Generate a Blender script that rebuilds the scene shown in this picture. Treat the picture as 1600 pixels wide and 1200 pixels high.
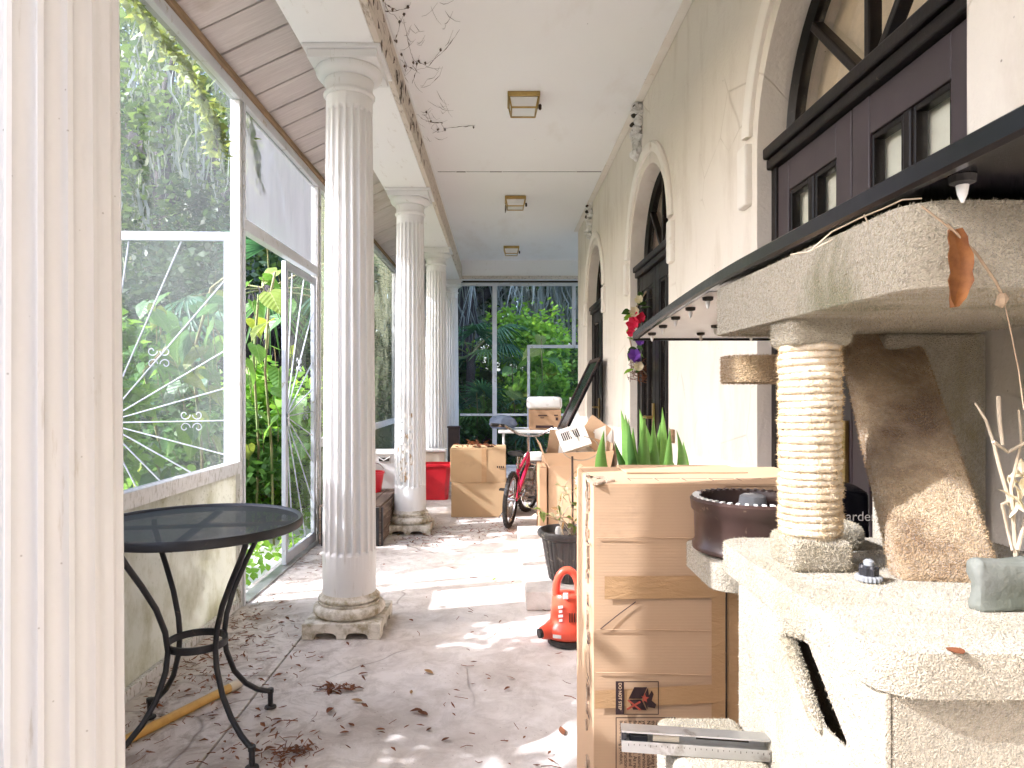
import bpy, bmesh, math, random
import numpy as np
from mathutils import Vector, Matrix, Euler
from mathutils.geometry import tessellate_polygon

R = math.radians
sc = bpy.context.scene
for _o in list(bpy.data.objects):
    bpy.data.objects.remove(_o)
C = sc.collection

# ------------------------------------------------------------------ camera, sky, sun, exposure
cam_d = bpy.data.cameras.new('camera')
cam_d.sensor_width = 36.0
cam_d.lens = 24.0
cam_d.shift_x = 19 / 1600
cam_d.shift_y = 8 / 1600
cam_d.clip_start = 0.05
cam_d.clip_end = 600
cam = bpy.data.objects.new('camera', cam_d)
C.objects.link(cam)
cam.location = (0, 0, 1.3)
cam.rotation_euler = (R(90), 0, 0)
sc.camera = cam

SUN_EL = R(36.8)
SUN_AZ = math.atan2(-.955, -.295)          # measured from +Y towards +X
SUNV = Vector((math.sin(SUN_AZ) * math.cos(SUN_EL), math.cos(SUN_AZ) * math.cos(SUN_EL), math.sin(SUN_EL)))
world = bpy.data.worlds.new('World')
sc.world = world
world.use_nodes = True
_nt = world.node_tree
_sky = _nt.nodes.new('ShaderNodeTexSky')
_sky.sky_type = 'NISHITA'
_sky.sun_disc = False
_sky.sun_elevation = SUN_EL
_sky.sun_rotation = SUN_AZ
_sky.air_density = 1.0
_sky.dust_density = 4.0
_bg = _nt.nodes['Background']
_bg.inputs[1].default_value = 0.15
_nt.links.new(_sky.outputs[0], _bg.inputs[0])
sun_d = bpy.data.lights.new('sun', 'SUN')
sun_d.energy = 2.0
sun_d.angle = R(0.6)
sun_d.color = (1.0, .975, .93)
sun = bpy.data.objects.new('sun', sun_d)
C.objects.link(sun)
sun.rotation_euler = (-SUNV).to_track_quat('-Z', 'Y').to_euler()
sun.location = SUNV * 30
vs = sc.view_settings
vs.view_transform = 'Standard'
vs.look = 'None'
vs.gamma = 1
vs.use_curve_mapping = False
vs.exposure = 2.86
try:
    vs.use_white_balance = True
    vs.white_balance_temperature = 5800
    vs.white_balance_tint = 14
except Exception:
    pass
try:
    sc.cycles.max_bounces = 10
    sc.cycles.diffuse_bounces = 5
    sc.cycles.transparent_max_bounces = 24
    sc.cycles.sample_clamp_indirect = 6
    sc.cycles.use_denoising = True
except Exception:
    pass

# ------------------------------------------------------------------ helpers
F, VX, VY, CZ = 1067.0, 781.0, 608.0, 1.3


def at(u, v, y):
    return Vector(((u - VX) * y / F, y, CZ - (v - VY) * y / F))


def tag(o, label=None, cat=None, group=None, kind=None):
    if label: o['label'] = label
    if cat: o['category'] = cat
    if group: o['group'] = group
    if kind: o['kind'] = kind
    return o


def empty(name, loc, label, cat, group=None, rz=0.0):
    o = bpy.data.objects.new(name, None)
    o.empty_display_size = .1
    C.objects.link(o)
    o.location = loc
    o.rotation_euler = (0, 0, rz)
    return tag(o, label, cat, group)


def link_mesh(name, me, mat, parent=None):
    o = bpy.data.objects.new(name, me)
    if mat is not None and len(me.materials) == 0:
        me.materials.append(mat)
    C.objects.link(o)
    if parent is not None:
        o.parent = parent
        o.matrix_parent_inverse = parent.matrix_basis.inverted()
    return o


def copy_tree(o, parent=None):
    c = o.copy()
    C.objects.link(c)
    if parent is not None:
        mpi = o.matrix_parent_inverse.copy()
        c.parent = parent
        c.matrix_parent_inverse = mpi
    for ch in list(o.children):
        copy_tree(ch, c)
    return c


class MB:
    """collects geometry in world coordinates; build() links it as one mesh object"""
    def __init__(s):
        s.v = []
        s.f = []

    def add(s, vs, fs):
        n = len(s.v)
        s.v += [tuple(p) for p in vs]
        s.f += [tuple(i + n for i in f) for f in fs]
        return s

    def box(s, x0, x1, y0, y1, z0, z1):
        return s.add([(x0, y0, z0), (x1, y0, z0), (x1, y1, z0), (x0, y1, z0), (x0, y0, z1), (x1, y0, z1), (x1, y1, z1), (x0, y1, z1)],
                     [(3, 2, 1, 0), (4, 5, 6, 7), (0, 1, 5, 4), (1, 2, 6, 5), (2, 3, 7, 6), (3, 0, 4, 7)])

    def obox(s, c, ax, ay, az):
        """box about centre c with half-axis vectors"""
        c, ax, ay, az = map(Vector, (c, ax, ay, az))
        p = [c + ax * i + ay * j + az * k for k in (-1, 1) for j, i in ((-1, -1), (-1, 1), (1, 1), (1, -1))]
        return s.add(p, [(3, 2, 1, 0), (4, 5, 6, 7), (0, 1, 5, 4), (1, 2, 6, 5), (2, 3, 7, 6), (3, 0, 4, 7)])

    def tube(s, path, r, n=8, cap=True, closed=False, squash=None):
        path = [Vector(p) for p in path]
        m = len(path)
        rr = r if isinstance(r, (list, tuple)) else [r] * m
        vs, fs = [], []
        prev = None
        for i, p in enumerate(path):
            if closed:
                t = path[(i + 1) % m] - path[i - 1]
            else:
                t = path[min(i + 1, m - 1)] - path[max(i - 1, 0)]
            t = t.normalized() if t.length > 1e-9 else Vector((0, 0, 1))
            if prev is None:
                a = Vector((0, 0, 1)) if abs(t.z) < .9 else Vector((1, 0, 0))
                u = t.cross(a).normalized()
            else:
                u = (prev - t * prev.dot(t))
                u = u.normalized() if u.length > 1e-9 else t.orthogonal().normalized()
            prev = u
            w = t.cross(u)
            for k in range(n):
                an = 2 * math.pi * k / n
                vs.append(p + (u * math.cos(an) + w * math.sin(an)) * rr[i])
        for i in range(m if closed else m - 1):
            j = (i + 1) % m
            for k in range(n):
                l = (k + 1) % n
                fs.append((i * n + k, i * n + l, j * n + l, j * n + k))
        if cap and not closed:
            fs.append(tuple(range(n - 1, -1, -1)))
            fs.append(tuple((m - 1) * n + k for k in range(n)))
        return s.add(vs, fs)

    def lathe(s, c, prof, n=32, cap=True, fn=None):
        """prof: (radius, z) list, bottom to top; fn(angle, i) scales the radius"""
        cx, cy, cz = c
        vs, fs = [], []
        for i, (r, z) in enumerate(prof):
            for k in range(n):
                a = 2 * math.pi * k / n
                q = r * (fn(a, i) if fn else 1)
                vs.append((cx + q * math.cos(a), cy + q * math.sin(a), cz + z))
        for i in range(len(prof) - 1):
            for k in range(n):
                l = (k + 1) % n
                fs.append((i * n + k, i * n + l, (i + 1) * n + l, (i + 1) * n + k))
        if cap:
            fs.append(tuple(range(n - 1, -1, -1)))
            fs.append(tuple((len(prof) - 1) * n + k for k in range(n)))
        return s.add(vs, fs)

    def poly(s, outer, thick, frame, holes=()):
        """extruded flat polygon: outer / holes are 2-D loops, frame(a, b, d) -> 3-D"""
        loops = [list(outer)] + [list(h) for h in holes]
        tri = tessellate_polygon([[Vector((a, b, 0)) for a, b in l] for l in loops])
        flat = [p for l in loops for p in l]
        n = len(flat)
        vs = [frame(a, b, 0) for a, b in flat] + [frame(a, b, thick) for a, b in flat]
        fs = [tuple(t) for t in tri] + [tuple(i + n for i in reversed(t)) for t in tri]
        k = 0
        for l in loops:
            m = len(l)
            for i in range(m):
                j = (i + 1) % m
                fs.append((k + i, k + j, k + j + n, k + i + n))
            k += m
        return s.add(vs, fs)

    def mesh(s, name):
        me = bpy.data.meshes.new(name)
        me.from_pydata(s.v, [], s.f)
        bm = bmesh.new()
        bm.from_mesh(me)
        bmesh.ops.recalc_face_normals(bm, faces=bm.faces)
        bm.to_mesh(me)
        bm.free()
        return me

    def build(s, name, mat, parent=None, smooth=False, bevel=0.0, seg=2, sub=0, noise=0.0, nscale=8.0, angle=40):
        me = s.mesh(name)
        if bevel or sub or noise:
            bm = bmesh.new()
            bm.from_mesh(me)
            if bevel:
                es = [e for e in bm.edges if len(e.link_faces) == 2 and e.calc_face_angle(0) > R(30)]
                bmesh.ops.bevel(bm, geom=es, offset=bevel, segments=seg, profile=.5, affect='EDGES', clamp_overlap=True)
            if sub:
                bmesh.ops.subdivide_edges(bm, edges=bm.edges, cuts=sub, use_grid_fill=True)
            if noise:
                from mathutils import noise as mn
                bm.normal_update()
                for vv in bm.verts:
                    vv.co += vv.normal * (mn.noise(vv.co * nscale) * noise)
            bm.to_mesh(me)
            bm.free()
        if smooth:
            for p in me.polygons:
                p.use_smooth = True
            try:
                me.set_sharp_from_angle(angle=R(angle))
            except Exception:
                pass
        return link_mesh(name, me, mat, parent)


def arr_mesh(name, verts, faces, mat, parent=None, smooth=False, recalc=False):
    """numpy arrays of equal-size faces -> one object"""
    me = bpy.data.meshes.new(name)
    verts = np.asarray(verts, dtype=np.float32)
    faces = np.asarray(faces, dtype=np.int32)
    k = faces.shape[1]
    me.vertices.add(len(verts))
    me.vertices.foreach_set('co', verts.ravel())
    me.loops.add(faces.size)
    me.loops.foreach_set('vertex_index', faces.ravel())
    me.polygons.add(len(faces))
    me.polygons.foreach_set('loop_start', np.arange(0, faces.size, k, dtype=np.int32))
    if smooth:
        me.polygons.foreach_set('use_smooth', np.ones(len(faces), dtype=bool))
    me.update()
    me.validate()
    return link_mesh(name, me, mat, parent)


# ------------------------------------------------------------------ materials
class NT:
    def __init__(s, name):
        s.m = bpy.data.materials.new(name)
        s.m.use_nodes = True
        s.t = s.m.node_tree
        s.t.nodes.clear()
        s.out = s.n('ShaderNodeOutputMaterial')
        s.pos = s.n('ShaderNodeNewGeometry').outputs['Position']

    def n(s, typ, **kw):
        nd = s.t.nodes.new(typ)
        for k, v in kw.items():
            setattr(nd, k, v)
        return nd

    def set(s, sock, val):
        if isinstance(val, bpy.types.NodeSocket):
            s.t.links.new(val, sock)
        else:
            if isinstance(val, (tuple, list)) and len(val) == 3 and sock.type == 'RGBA':
                val = (*val, 1)
            sock.default_value = val

    def obj(s):
        return s.n('ShaderNodeTexCoord').outputs['Object']

    def map(s, vec, scale=(1, 1, 1), rot=(0, 0, 0), loc=(0, 0, 0)):
        m = s.n('ShaderNodeMapping')
        s.set(m.inputs['Vector'], vec)
        m.inputs['Scale'].default_value = scale
        m.inputs['Rotation'].default_value = rot
        m.inputs['Location'].default_value = loc
        return m.outputs[0]

    def noise(s, vec, scale=5, detail=4, rough=.55, dist=0.0):
        t = s.n('ShaderNodeTexNoise')
        s.set(t.inputs['Vector'], vec)
        t.inputs['Scale'].default_value = scale
        t.inputs['Detail'].default_value = detail
        t.inputs['Roughness'].default_value = rough
        t.inputs['Distortion'].default_value = dist
        return t.outputs['Fac']

    def voro(s, vec, scale=5, feature='F1', rnd=1.0):
        t = s.n('ShaderNodeTexVoronoi', feature=feature)
        s.set(t.inputs['Vector'], vec)
        t.inputs['Scale'].default_value = scale
        t.inputs['Randomness'].default_value = rnd
        return t.outputs['Distance']

    def wave(s, vec, scale=5, dist=0.0, axis='X', detail=2, prof='SIN'):
        t = s.n('ShaderNodeTexWave', bands_direction=axis, wave_profile=prof)
        s.set(t.inputs['Vector'], vec)
        t.inputs['Scale'].default_value = scale
        t.inputs['Distortion'].default_value = dist
        t.inputs['Detail'].default_value = detail
        return t.outputs['Fac']

    def ramp(s, fac, *stops):
        r = s.n('ShaderNodeValToRGB')
        s.set(r.inputs[0], fac)
        e = r.color_ramp.elements
        while len(e) < len(stops):
            e.new(.5)
        for el, (p, c) in zip(e, stops):
            el.position = p
            el.color = (c, c, c, 1) if isinstance(c, (int, float)) else (*c, 1)
        return r.outputs[0]

    def mix(s, fac, a, b, mode='MIX'):
        m = s.n('ShaderNodeMix', data_type='RGBA', blend_type=mode)
        s.set(m.inputs[0], fac)
        s.set(m.inputs[6], a)
        s.set(m.inputs[7], b)
        return m.outputs[2]

    def math(s, op, a, b=0.0, c=0.0):
        m = s.n('ShaderNodeMath', operation=op)
        s.set(m.inputs[0], a)
        s.set(m.inputs[1], b)
        s.set(m.inputs[2], c)
        return m.outputs[0]

    def sep(s, vec):
        m = s.n('ShaderNodeSeparateXYZ')
        s.set(m.inputs[0], vec)
        return m.outputs

    def bump(s, h, strength=.3, dist=.01, prev=None):
        b = s.n('ShaderNodeBump')
        s.set(b.inputs['Height'], h)
        b.inputs['Strength'].default_value = strength
        b.inputs['Distance'].default_value = dist
        if prev is not None:
            s.set(b.inputs['Normal'], prev)
        return b.outputs[0]

    def bsdf(s, col, rough=.6, metal=0.0, spec=.5, nrm=None, coat=0.0, trans=0.0, ior=1.45, sheen=0.0):
        p = s.n('ShaderNodeBsdfPrincipled')
        s.set(p.inputs['Base Color'], col)
        s.set(p.inputs['Roughness'], rough)
        p.inputs['Metallic'].default_value = metal
        p.inputs['Specular IOR Level'].default_value = spec
        p.inputs['Coat Weight'].default_value = coat
        p.inputs['Transmission Weight'].default_value = trans
        p.inputs['IOR'].default_value = ior
        p.inputs['Sheen Weight'].default_value = sheen
        if nrm is not None:
            s.set(p.inputs['Normal'], nrm)
        return p.outputs[0]

    def mixs(s, fac, a, b):
        m = s.n('ShaderNodeMixShader')
        s.set(m.inputs[0], fac)
        s.t.links.new(a, m.inputs[1])
        s.t.links.new(b, m.inputs[2])
        return m.outputs[0]

    def done(s, sh):
        s.t.links.new(sh, s.out.inputs[0])
        return s.m


def PM(name, col, rough=.6, col2=None, scale=6, bump=0.0, bscale=60, bdist=.005, dirt=None, dlo=.52, dhi=.7, dscale=3,
       metal=0.0, spec=.5, coat=0.0, stretch=(1, 1, 1), sheen=0.0, obj=False):
    t = NT(name)
    base = t.obj() if obj else t.pos
    vec = t.map(base, scale=stretch)
    c2 = col2 if col2 else tuple(c * .78 for c in col)
    c = t.mix(t.ramp(t.noise(vec, scale, 6), (.32, 0.0), (.68, 1.0)), col, c2)
    if dirt:
        f = t.ramp(t.noise(t.map(base, scale=stretch, loc=(3, 5, 7)), dscale, 8, .65, .6), (dlo, 0.0), (dhi, 1.0))
        c = t.mix(f, c, dirt)
    nrm = t.bump(t.noise(vec, bscale, 4), bump, bdist) if bump else None
    rg = t.math('ADD', rough - .06, t.math('MULTIPLY', t.noise(vec, scale * 3, 3), .14))
    return t.done(t.bsdf(c, rg, metal, spec, nrm, coat, sheen=sheen))


def leaf_mat(name, col, col2, trans=.35, rough=.45, scale=3.0):
    t = NT(name)
    c = t.mix(t.ramp(t.noise(t.pos, scale, 4), (.35, 0.0), (.65, 1.0)), col, col2)
    a = t.bsdf(c, rough, spec=.4)
    b = t.n('ShaderNodeBsdfTranslucent')
    t.set(b.inputs[0], t.mix(.5, c, (min(1, col[0] * 1.7), min(1, col[1] * 1.6), col[2] * .6)))
    return t.done(t.mixs(trans, a, b.outputs[0]))
M = {}
# painted column / beam / ceiling whites, stucco, concrete
t = NT('painted_column')
_z = t.sep(t.pos)[2]
_g = t.noise(t.map(t.pos, scale=(9, 9, 1.2)), 3, 8, .65)
_low = t.math('MULTIPLY', t.ramp(_z, (.0, 1.0), (.33, .0)), .6)
_f = t.ramp(t.math('ADD', _g, t.math('MULTIPLY', _low, .22)), (.62, 0.0), (.74, 1.0))
_c = t.mix(t.noise(t.pos, 2.5, 4), (.735, .73, .72), (.67, .66, .645))
_c = t.mix(t.math('MULTIPLY', _f, .75), _c, (.38, .33, .24))
_sp = t.ramp(t.voro(t.pos, 26), (.03, 1.0), (.06, 0.0))
_c = t.mix(t.math('MULTIPLY', _sp, .5), _c, (.2, .17, .13))
M['column'] = t.done(t.bsdf(_c, .42, spec=.45, nrm=t.bump(t.noise(t.pos, 45, 4), .12, .004)))

t = NT('peeling_paint')
_z = t.sep(t.pos)[2]
_g = t.noise(t.map(t.pos, scale=(10, 10, 2.2)), 3, 8, .7)
_f = t.ramp(_g, (.50, 0.0), (.56, 1.0))
_c = t.mix(_f, (.74, .71, .66), (.30, .19, .09))
M['peeling'] = t.done(t.bsdf(_c, .8, nrm=t.bump(_g, .6, .01)))

t = NT('plinth_stone')
_g = t.noise(t.pos, 14, 8, .7)
_c = t.mix(t.ramp(_g, (.42, 0.0), (.64, 1.0)), (.70, .66, .58), (.30, .25, .15))
M['plinth'] = t.done(t.bsdf(_c, .75, nrm=t.bump(t.noise(t.pos, 60, 5), .35, .006)))

t = NT('ceiling_paint')
_c = t.mix(t.noise(t.pos, 1.4, 5), (.87, .865, .86), (.83, .82, .81))
_sp = t.ramp(t.voro(t.map(t.pos, scale=(1, 1, .1)), 7), (.018, 1.0), (.03, 0.0))
_c = t.mix(t.math('MULTIPLY', _sp, .8), _c, (.12, .09, .07))
_sp = t.ramp(t.voro(t.map(t.pos, scale=(1.3, .4, .1), loc=(4, 2, 0)), 11), (.012, 1.0), (.022, 0.0))
_c = t.mix(t.math('MULTIPLY', _sp, .55), _c, (.2, .16, .13))
_st = t.ramp(t.noise(t.map(t.pos, scale=(1, .35, 1)), 2.2, 8, .65), (.56, 0.0), (.76, 1.0))
_c = t.mix(t.math('MULTIPLY', _st, .35), _c, (.62, .56, .48))
M['ceiling'] = t.done(t.bsdf(_c, .75, spec=.25, nrm=t.bump(t.noise(t.pos, 5, 5), .25, .01)))

t = NT('beam_paint')
_c = t.mix(t.noise(t.pos, 1.6, 5), (.85, .84, .83), (.80, .785, .77))
_d = t.ramp(t.noise(t.map(t.pos, scale=(6, 1.5, 6)), 3, 9, .72), (.60, 0.0), (.70, 1.0))
_c = t.mix(t.math('MULTIPLY', _d, .4), _c, (.42, .35, .27))
M['beam'] = t.done(t.bsdf(_c, .7, spec=.25, nrm=t.bump(t.noise(t.pos, 30, 5), .15, .006)))
t = NT('beam_trim_paint')
_d = t.ramp(t.noise(t.map(t.pos, scale=(12, 3, 12)), 3, 9, .72), (.52, 0.0), (.66, 1.0))
_c = t.mix(t.math('MULTIPLY', _d, .8), (.60, .53, .455), (.19, .14, .10))
M['trim_dirty'] = t.done(t.bsdf(_c, .75, spec=.25, nrm=t.bump(_d, .3, .006)))

t = NT('stucco_wall')
_v = t.pos
_c = t.mix(t.noise(_v, 1.1, 6), (.75, .69, .61), (.70, .635, .555))
_c = t.mix(t.math('MULTIPLY', t.ramp(t.noise(t.map(_v, scale=(1, 1.6, .5)), 3, 8, .65), (.50, 0.0), (.70, 1.0)), .5), _c, (.52, .44, .35))
_cr = t.ramp(t.voro(t.mix(.12, _v, t.n('ShaderNodeTexNoise').outputs['Color']), 2.6, 'DISTANCE_TO_EDGE'), (.0, 1.0), (.012, 0.0))
_crm = t.math('MULTIPLY', _cr, t.ramp(t.noise(_v, 1.8, 3), (.52, 0.0), (.6, 1.0)))
_c = t.mix(t.math('MULTIPLY', _crm, .35), _c, (.38, .30, .22))
_sp = t.ramp(t.voro(_v, 9), (.02, 1.0), (.035, 0.0))
_c = t.mix(t.math('MULTIPLY', _sp, .7), _c, (.16, .12, .09))
_h = t.math('ADD', t.noise(_v, 9, 6, .6), t.math('MULTIPLY', t.noise(_v, 70, 4), .35))
_h = t.math('SUBTRACT', _h, t.math('MULTIPLY', _crm, .5))
M['stucco'] = t.done(t.bsdf(_c, .85, spec=.2, nrm=t.bump(_h, .38, .02)))
M['arch_trim'] = PM('arch_trim_paint', (.80, .76, .70), .7, (.72, .66, .58), 3, .25, 40, .006, dirt=(.5, .4, .3), dlo=.62, dhi=.75, dscale=9)
M['foam'] = PM('crumbled_plaster', (.84, .82, .79), .9, (.66, .62, .57), 20, .9, 60, .02, dirt=(.14, .11, .08), dlo=.62, dhi=.67, dscale=26)

t = NT('porch_concrete')
_v = t.pos
_a = t.noise(_v, 1.5, 9, .62, .4)
_c = t.mix(t.ramp(_a, (.36, 0.0), (.62, 1.0)), (.70, .65, .60), (.50, .445, .40))
_b = t.noise(t.map(_v, loc=(7, 3, 0)), 4.2, 9, .68, .5)
_c = t.mix(t.math('MULTIPLY', t.ramp(_b, (.46, 0.0), (.62, 1.0)), .6), _c, (.74, .70, .67))
_y = t.sep(_v)
_lf = t.ramp(t.math('MULTIPLY_ADD', _y[0], -.55, .05), (.25, 0.0), (.85, 1.0))
_k = t.math('MULTIPLY', t.ramp(t.noise(_v, 7.5, 10, .75, .8), (.46, 0.0), (.60, 1.0)), t.math('MULTIPLY_ADD', _lf, .55, .25))
_c = t.mix(_k, _c, (.25, .20, .16))
_sp = t.ramp(t.voro(_v, 38), (.05, 1.0), (.13, 0.0))
_c = t.mix(t.math('MULTIPLY', _sp, t.math('MULTIPLY', t.ramp(t.noise(_v, 3, 4), (.45, 0.0), (.6, 1.0)), .65)), _c, (.16, .11, .08))
_wn = t.n('ShaderNodeTexNoise'); _wn.inputs['Scale'].default_value = 2.0
t.set(_wn.inputs['Vector'], _v)
_cr = t.ramp(t.voro(t.mix(.25, _v, _wn.outputs['Color']), 1.1, 'DISTANCE_TO_EDGE'), (.0, 1.0), (.006, 0.0))
_cr = t.math('MULTIPLY', _cr, t.ramp(t.noise(_v, 1.2, 3), (.50, 0.0), (.56, 1.0)))
_c = t.mix(t.math('MULTIPLY', _cr, .55), _c, (.14, .11, .09))
_h = t.math('SUBTRACT', t.math('ADD', t.noise(_v, 14, 8, .65), t.math('MULTIPLY', t.noise(_v, 120, 3), .3)), _cr)
M['concrete'] = t.done(t.bsdf(_c, .8, spec=.3, nrm=t.bump(_h, .35, .012)))
M['deck'] = PM('pale_deck', (.78, .77, .75), .8, (.70, .69, .67), 3, .2, 40)
M['gap'] = PM('joint_dirt', (.05, .04, .03), .95)

# siding planks of the outer soffit
t = NT('soffit_plank')
_v = t.map(t.pos, scale=(1.2, 26, 1.2))
_c = t.mix(t.ramp(t.noise(_v, 2, 8, .7), (.3, 0.0), (.7, 1.0)), (.62, .56, .53), (.47, .415, .39))
_p = t.ramp(t.noise(t.map(t.pos, scale=(1, 9, 1)), 4, 9, .75), (.52, 0.0), (.62, 1.0))
_c = t.mix(t.math('MULTIPLY', _p, .55), _c, (.66, .61, .57))
_gr = t.ramp(t.noise(t.pos, 3, 6), (.56, 0.0), (.72, 1.0))
_c = t.mix(t.math('MULTIPLY', _gr, .5), _c, (.25, .17, .09))
M['plank'] = t.done(t.bsdf(_c, .85, spec=.2, nrm=t.bump(t.noise(_v, 3, 5), .4, .006)))
M['bare_wood'] = PM('bare_wood', (.33, .22, .12), .8, (.20, .13, .07), 5, .4, 30, .004, stretch=(8, 1, 8))

# aluminium screen wall
t = NT('grimy_white_metal')
_c = t.mix(t.noise(t.pos, 3, 4), (.66, .655, .64), (.58, .575, .56))
_d = t.ramp(t.noise(t.map(t.pos, scale=(3, 3, 1)), 22, 9, .75), (.51, 0.0), (.60, 1.0))
_z = t.sep(t.pos)[2]
_m = t.math('MULTIPLY', _d, t.ramp(_z, (.0, 1.0), (1.0, .45)))
_c = t.mix(_m, _c, (.20, .18, .11))
M['frame'] = t.done(t.bsdf(_c, .5, spec=.4, nrm=t.bump(_d, .2, .003)))
M['frame_clean'] = PM('white_metal', (.60, .61, .63), .45, (.52, .53, .55), 4, dirt=(.3, .27, .18), dlo=.6, dhi=.7, dscale=16)


M['door_frame'] = PM('weathered_door_frame', (.43, .45, .50), .45, (.37, .39, .43), 4, dirt=(.25, .23, .16), dlo=.6, dhi=.7, dscale=16)


def screen_mat(name, op_lo, op_hi, tint, grime, gl, stretch=(1, 1, 1), trl=.5, spots=.5):
    t = NT(name)
    n1 = t.noise(t.map(t.pos, scale=stretch), 2.2, 8, .65)
    op = t.ramp(n1, (.3, op_lo), (.7, op_hi))
    g = t.ramp(t.noise(t.map(t.pos, scale=stretch, loc=(2, 9, 4)), 5, 9, .72), (gl, 0.0), (gl + .16, 1.0))
    fine = t.ramp(t.noise(t.pos, 75, 4, .6), (.57, 0.0), (.66, spots))
    c = t.mix(g, tint, grime)
    op2 = t.math('MAXIMUM', t.math('MAXIMUM', op, t.math('MULTIPLY', g, op_hi + .08)), fine)
    d = t.n('ShaderNodeBsdfDiffuse')
    t.set(d.inputs[0], c)
    tl = t.n('ShaderNodeBsdfTranslucent')
    t.set(tl.inputs[0], c)
    sh = t.mixs(trl, d.outputs[0], tl.outputs[0])
    tr = t.n('ShaderNodeBsdfTransparent')
    return t.done(t.mixs(op2, tr.outputs[0], sh))


M['screen'] = screen_mat('dusty_screen', .24, .42, (.20, .215, .22), (.20, .21, .17), .62, (1, 1, .6), .35, .42)
M['transom'] = screen_mat('milky_panel', .66, .84, (.20, .20, .21), (.16, .16, .15), .60, (1, 2, .4), .36, .4)
M['door_screen'] = screen_mat('door_screen', .12, .28, (.20, .22, .18), (.14, .16, .07), .56, (1, 1.5, .5), .4, .4)
M['algae'] = screen_mat('algae_glass', .34, .62, (.26, .27, .18), (.12, .13, .05), .52, (1, 3, .35), .5, .3)
M['clear_mesh'] = screen_mat('fine_mesh', .02, .08, (.3, .3, .3), (.2, .2, .15), .72, (1, 1, 1), .5, .08)
t = NT('kick_panel')
_g = t.noise(t.map(t.pos, scale=(1, 1, .6)), 5, 9, .72)
_c = t.mix(t.ramp(_g, (.46, 0.0), (.68, 1.0)), (.62, .61, .55), (.40, .38, .27))
_d = t.ramp(t.noise(t.pos, 45, 6, .7), (.60, 0.0), (.67, 1.0))
_zz = t.ramp(t.sep(t.pos)[2], (.5, .25), (.85, 1.0))
_c = t.mix(t.math('MULTIPLY', _d, _zz), _c, (.16, .14, .08))
_tl = t.n('ShaderNodeBsdfTranslucent'); t.set(_tl.inputs[0], _c)
M['kick'] = t.done(t.mixs(.4, t.bsdf(_c, .6), _tl.outputs[0]))

# doors and glass
M['door'] = PM('door_paint', (.062, .046, .050), .36, (.048, .036, .038), 4, .1, 40, .003, spec=.35)
M['door_dark_reflect'] = PM('door_paint_dark_reflect', (.007, .006, .0065), .32, (.010, .008, .008), 4, .1, 40, .003, spec=.18)  # same doors, dark reflections put into the paint colour
M['door_edge'] = PM('door_moulding', (.009, .007, .0065), .34, (.014, .010, .009), 9, .2, 60, .003, dirt=(.10, .075, .055), dlo=.64, dhi=.7, dscale=30, spec=.2)


def glass_mat(name, tint, fac, rough=.03):
    t = NT(name)
    g = t.n('ShaderNodeBsdfGlossy')
    t.set(g.inputs[0], tint)
    g.inputs['Roughness'].default_value = rough
    tr = t.n('ShaderNodeBsdfTransparent')
    t.set(tr.inputs[0], tint)
    lw = t.n('ShaderNodeLayerWeight')
    lw.inputs[0].default_value = .5
    fr_ = t.math('MULTIPLY_ADD', t.math('POWER', lw.outputs['Facing'], 5.0), .94, .05)
    d = t.n('ShaderNodeBsdfDiffuse')
    t.set(d.inputs[0], (.5, .45, .38))
    dust = t.math('MULTIPLY', t.ramp(t.noise(t.pos, 9, 8, .7), (.4, 0.0), (.7, 1.0)), fac)
    return t.done(t.mixs(dust, t.mixs(fr_, tr.outputs[0], g.outputs[0]), d.outputs[0]))


M['glass'] = glass_mat('window_glass', (.92, .94, .92), .10)
M['amber_glass'] = glass_mat('fanlight_glass', (.93, .86, .78), .16)
M['curtain'] = PM('cream_blind', (.80, .76, .66), .9, (.72, .67, .56), 3)
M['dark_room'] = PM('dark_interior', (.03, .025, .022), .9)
M['brass'] = PM('old_brass', (.50, .36, .13), .32, (.34, .23, .08), 8, .1, 40, metal=.9)
M['frost'] = PM('lamp_glass', (.80, .80, .78), .35, (.72, .72, .70), 4)

# cardboard etc.
def cardboard(name, col, axis='Z', crease=.3):
    t = NT(name)
    c = t.mix(t.noise(t.pos, 4, 6), col, tuple(x * .84 for x in col))
    c = t.mix(t.math('MULTIPLY', t.ramp(t.noise(t.pos, 7, 8, .7), (.58, 0.0), (.72, 1.0)), .35), c, tuple(x * .55 for x in col))
    w = t.wave(t.pos, 42, .5, axis, 1)
    c = t.mix(t.math('MULTIPLY', w, .08), c, tuple(x * .75 for x in col))
    cr = t.noise(t.map(t.pos, scale=(.5, .5, 7)), 2.5, 4, .5)
    h = t.math('ADD', t.math('MULTIPLY', w, .015), t.math('MULTIPLY', cr, crease))
    return t.done(t.bsdf(c, .78, spec=.2, nrm=t.bump(h, .5, .012)))


M['card'] = cardboard('cardboard_tan', (.60, .405, .25))
M['card2'] = cardboard('cardboard_plain', (.54, .37, .205), crease=.25)
M['card3'] = cardboard('cardboard_dark', (.40, .245, .14))
M['card_edge'] = PM('torn_cardboard_edge', (.45, .33, .23), .9, (.30, .22, .15), 60, .8, 120, .006)
t = NT('packing_tape')
_c = t.mix(t.noise(t.map(t.pos, scale=(2, 2, 8)), 5, 6), (.44, .26, .12), (.52, .33, .17))
M['tape'] = t.done(t.bsdf(_c, .24, spec=.5, nrm=t.bump(t.noise(t.map(t.pos, scale=(1, 1, 3)), 16, 6, .6, 1.2), .35, .008)))
M['ink'] = PM('box_print_ink', (.045, .022, .022), .8)
M['ink_red'] = PM('box_print_red', (.55, .10, .06), .8)
M['ink_tan'] = PM('box_print_knockout', (.66, .46, .28), .8)
M['ink_pale'] = PM('pale_print', (.8, .76, .7), .7)

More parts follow.
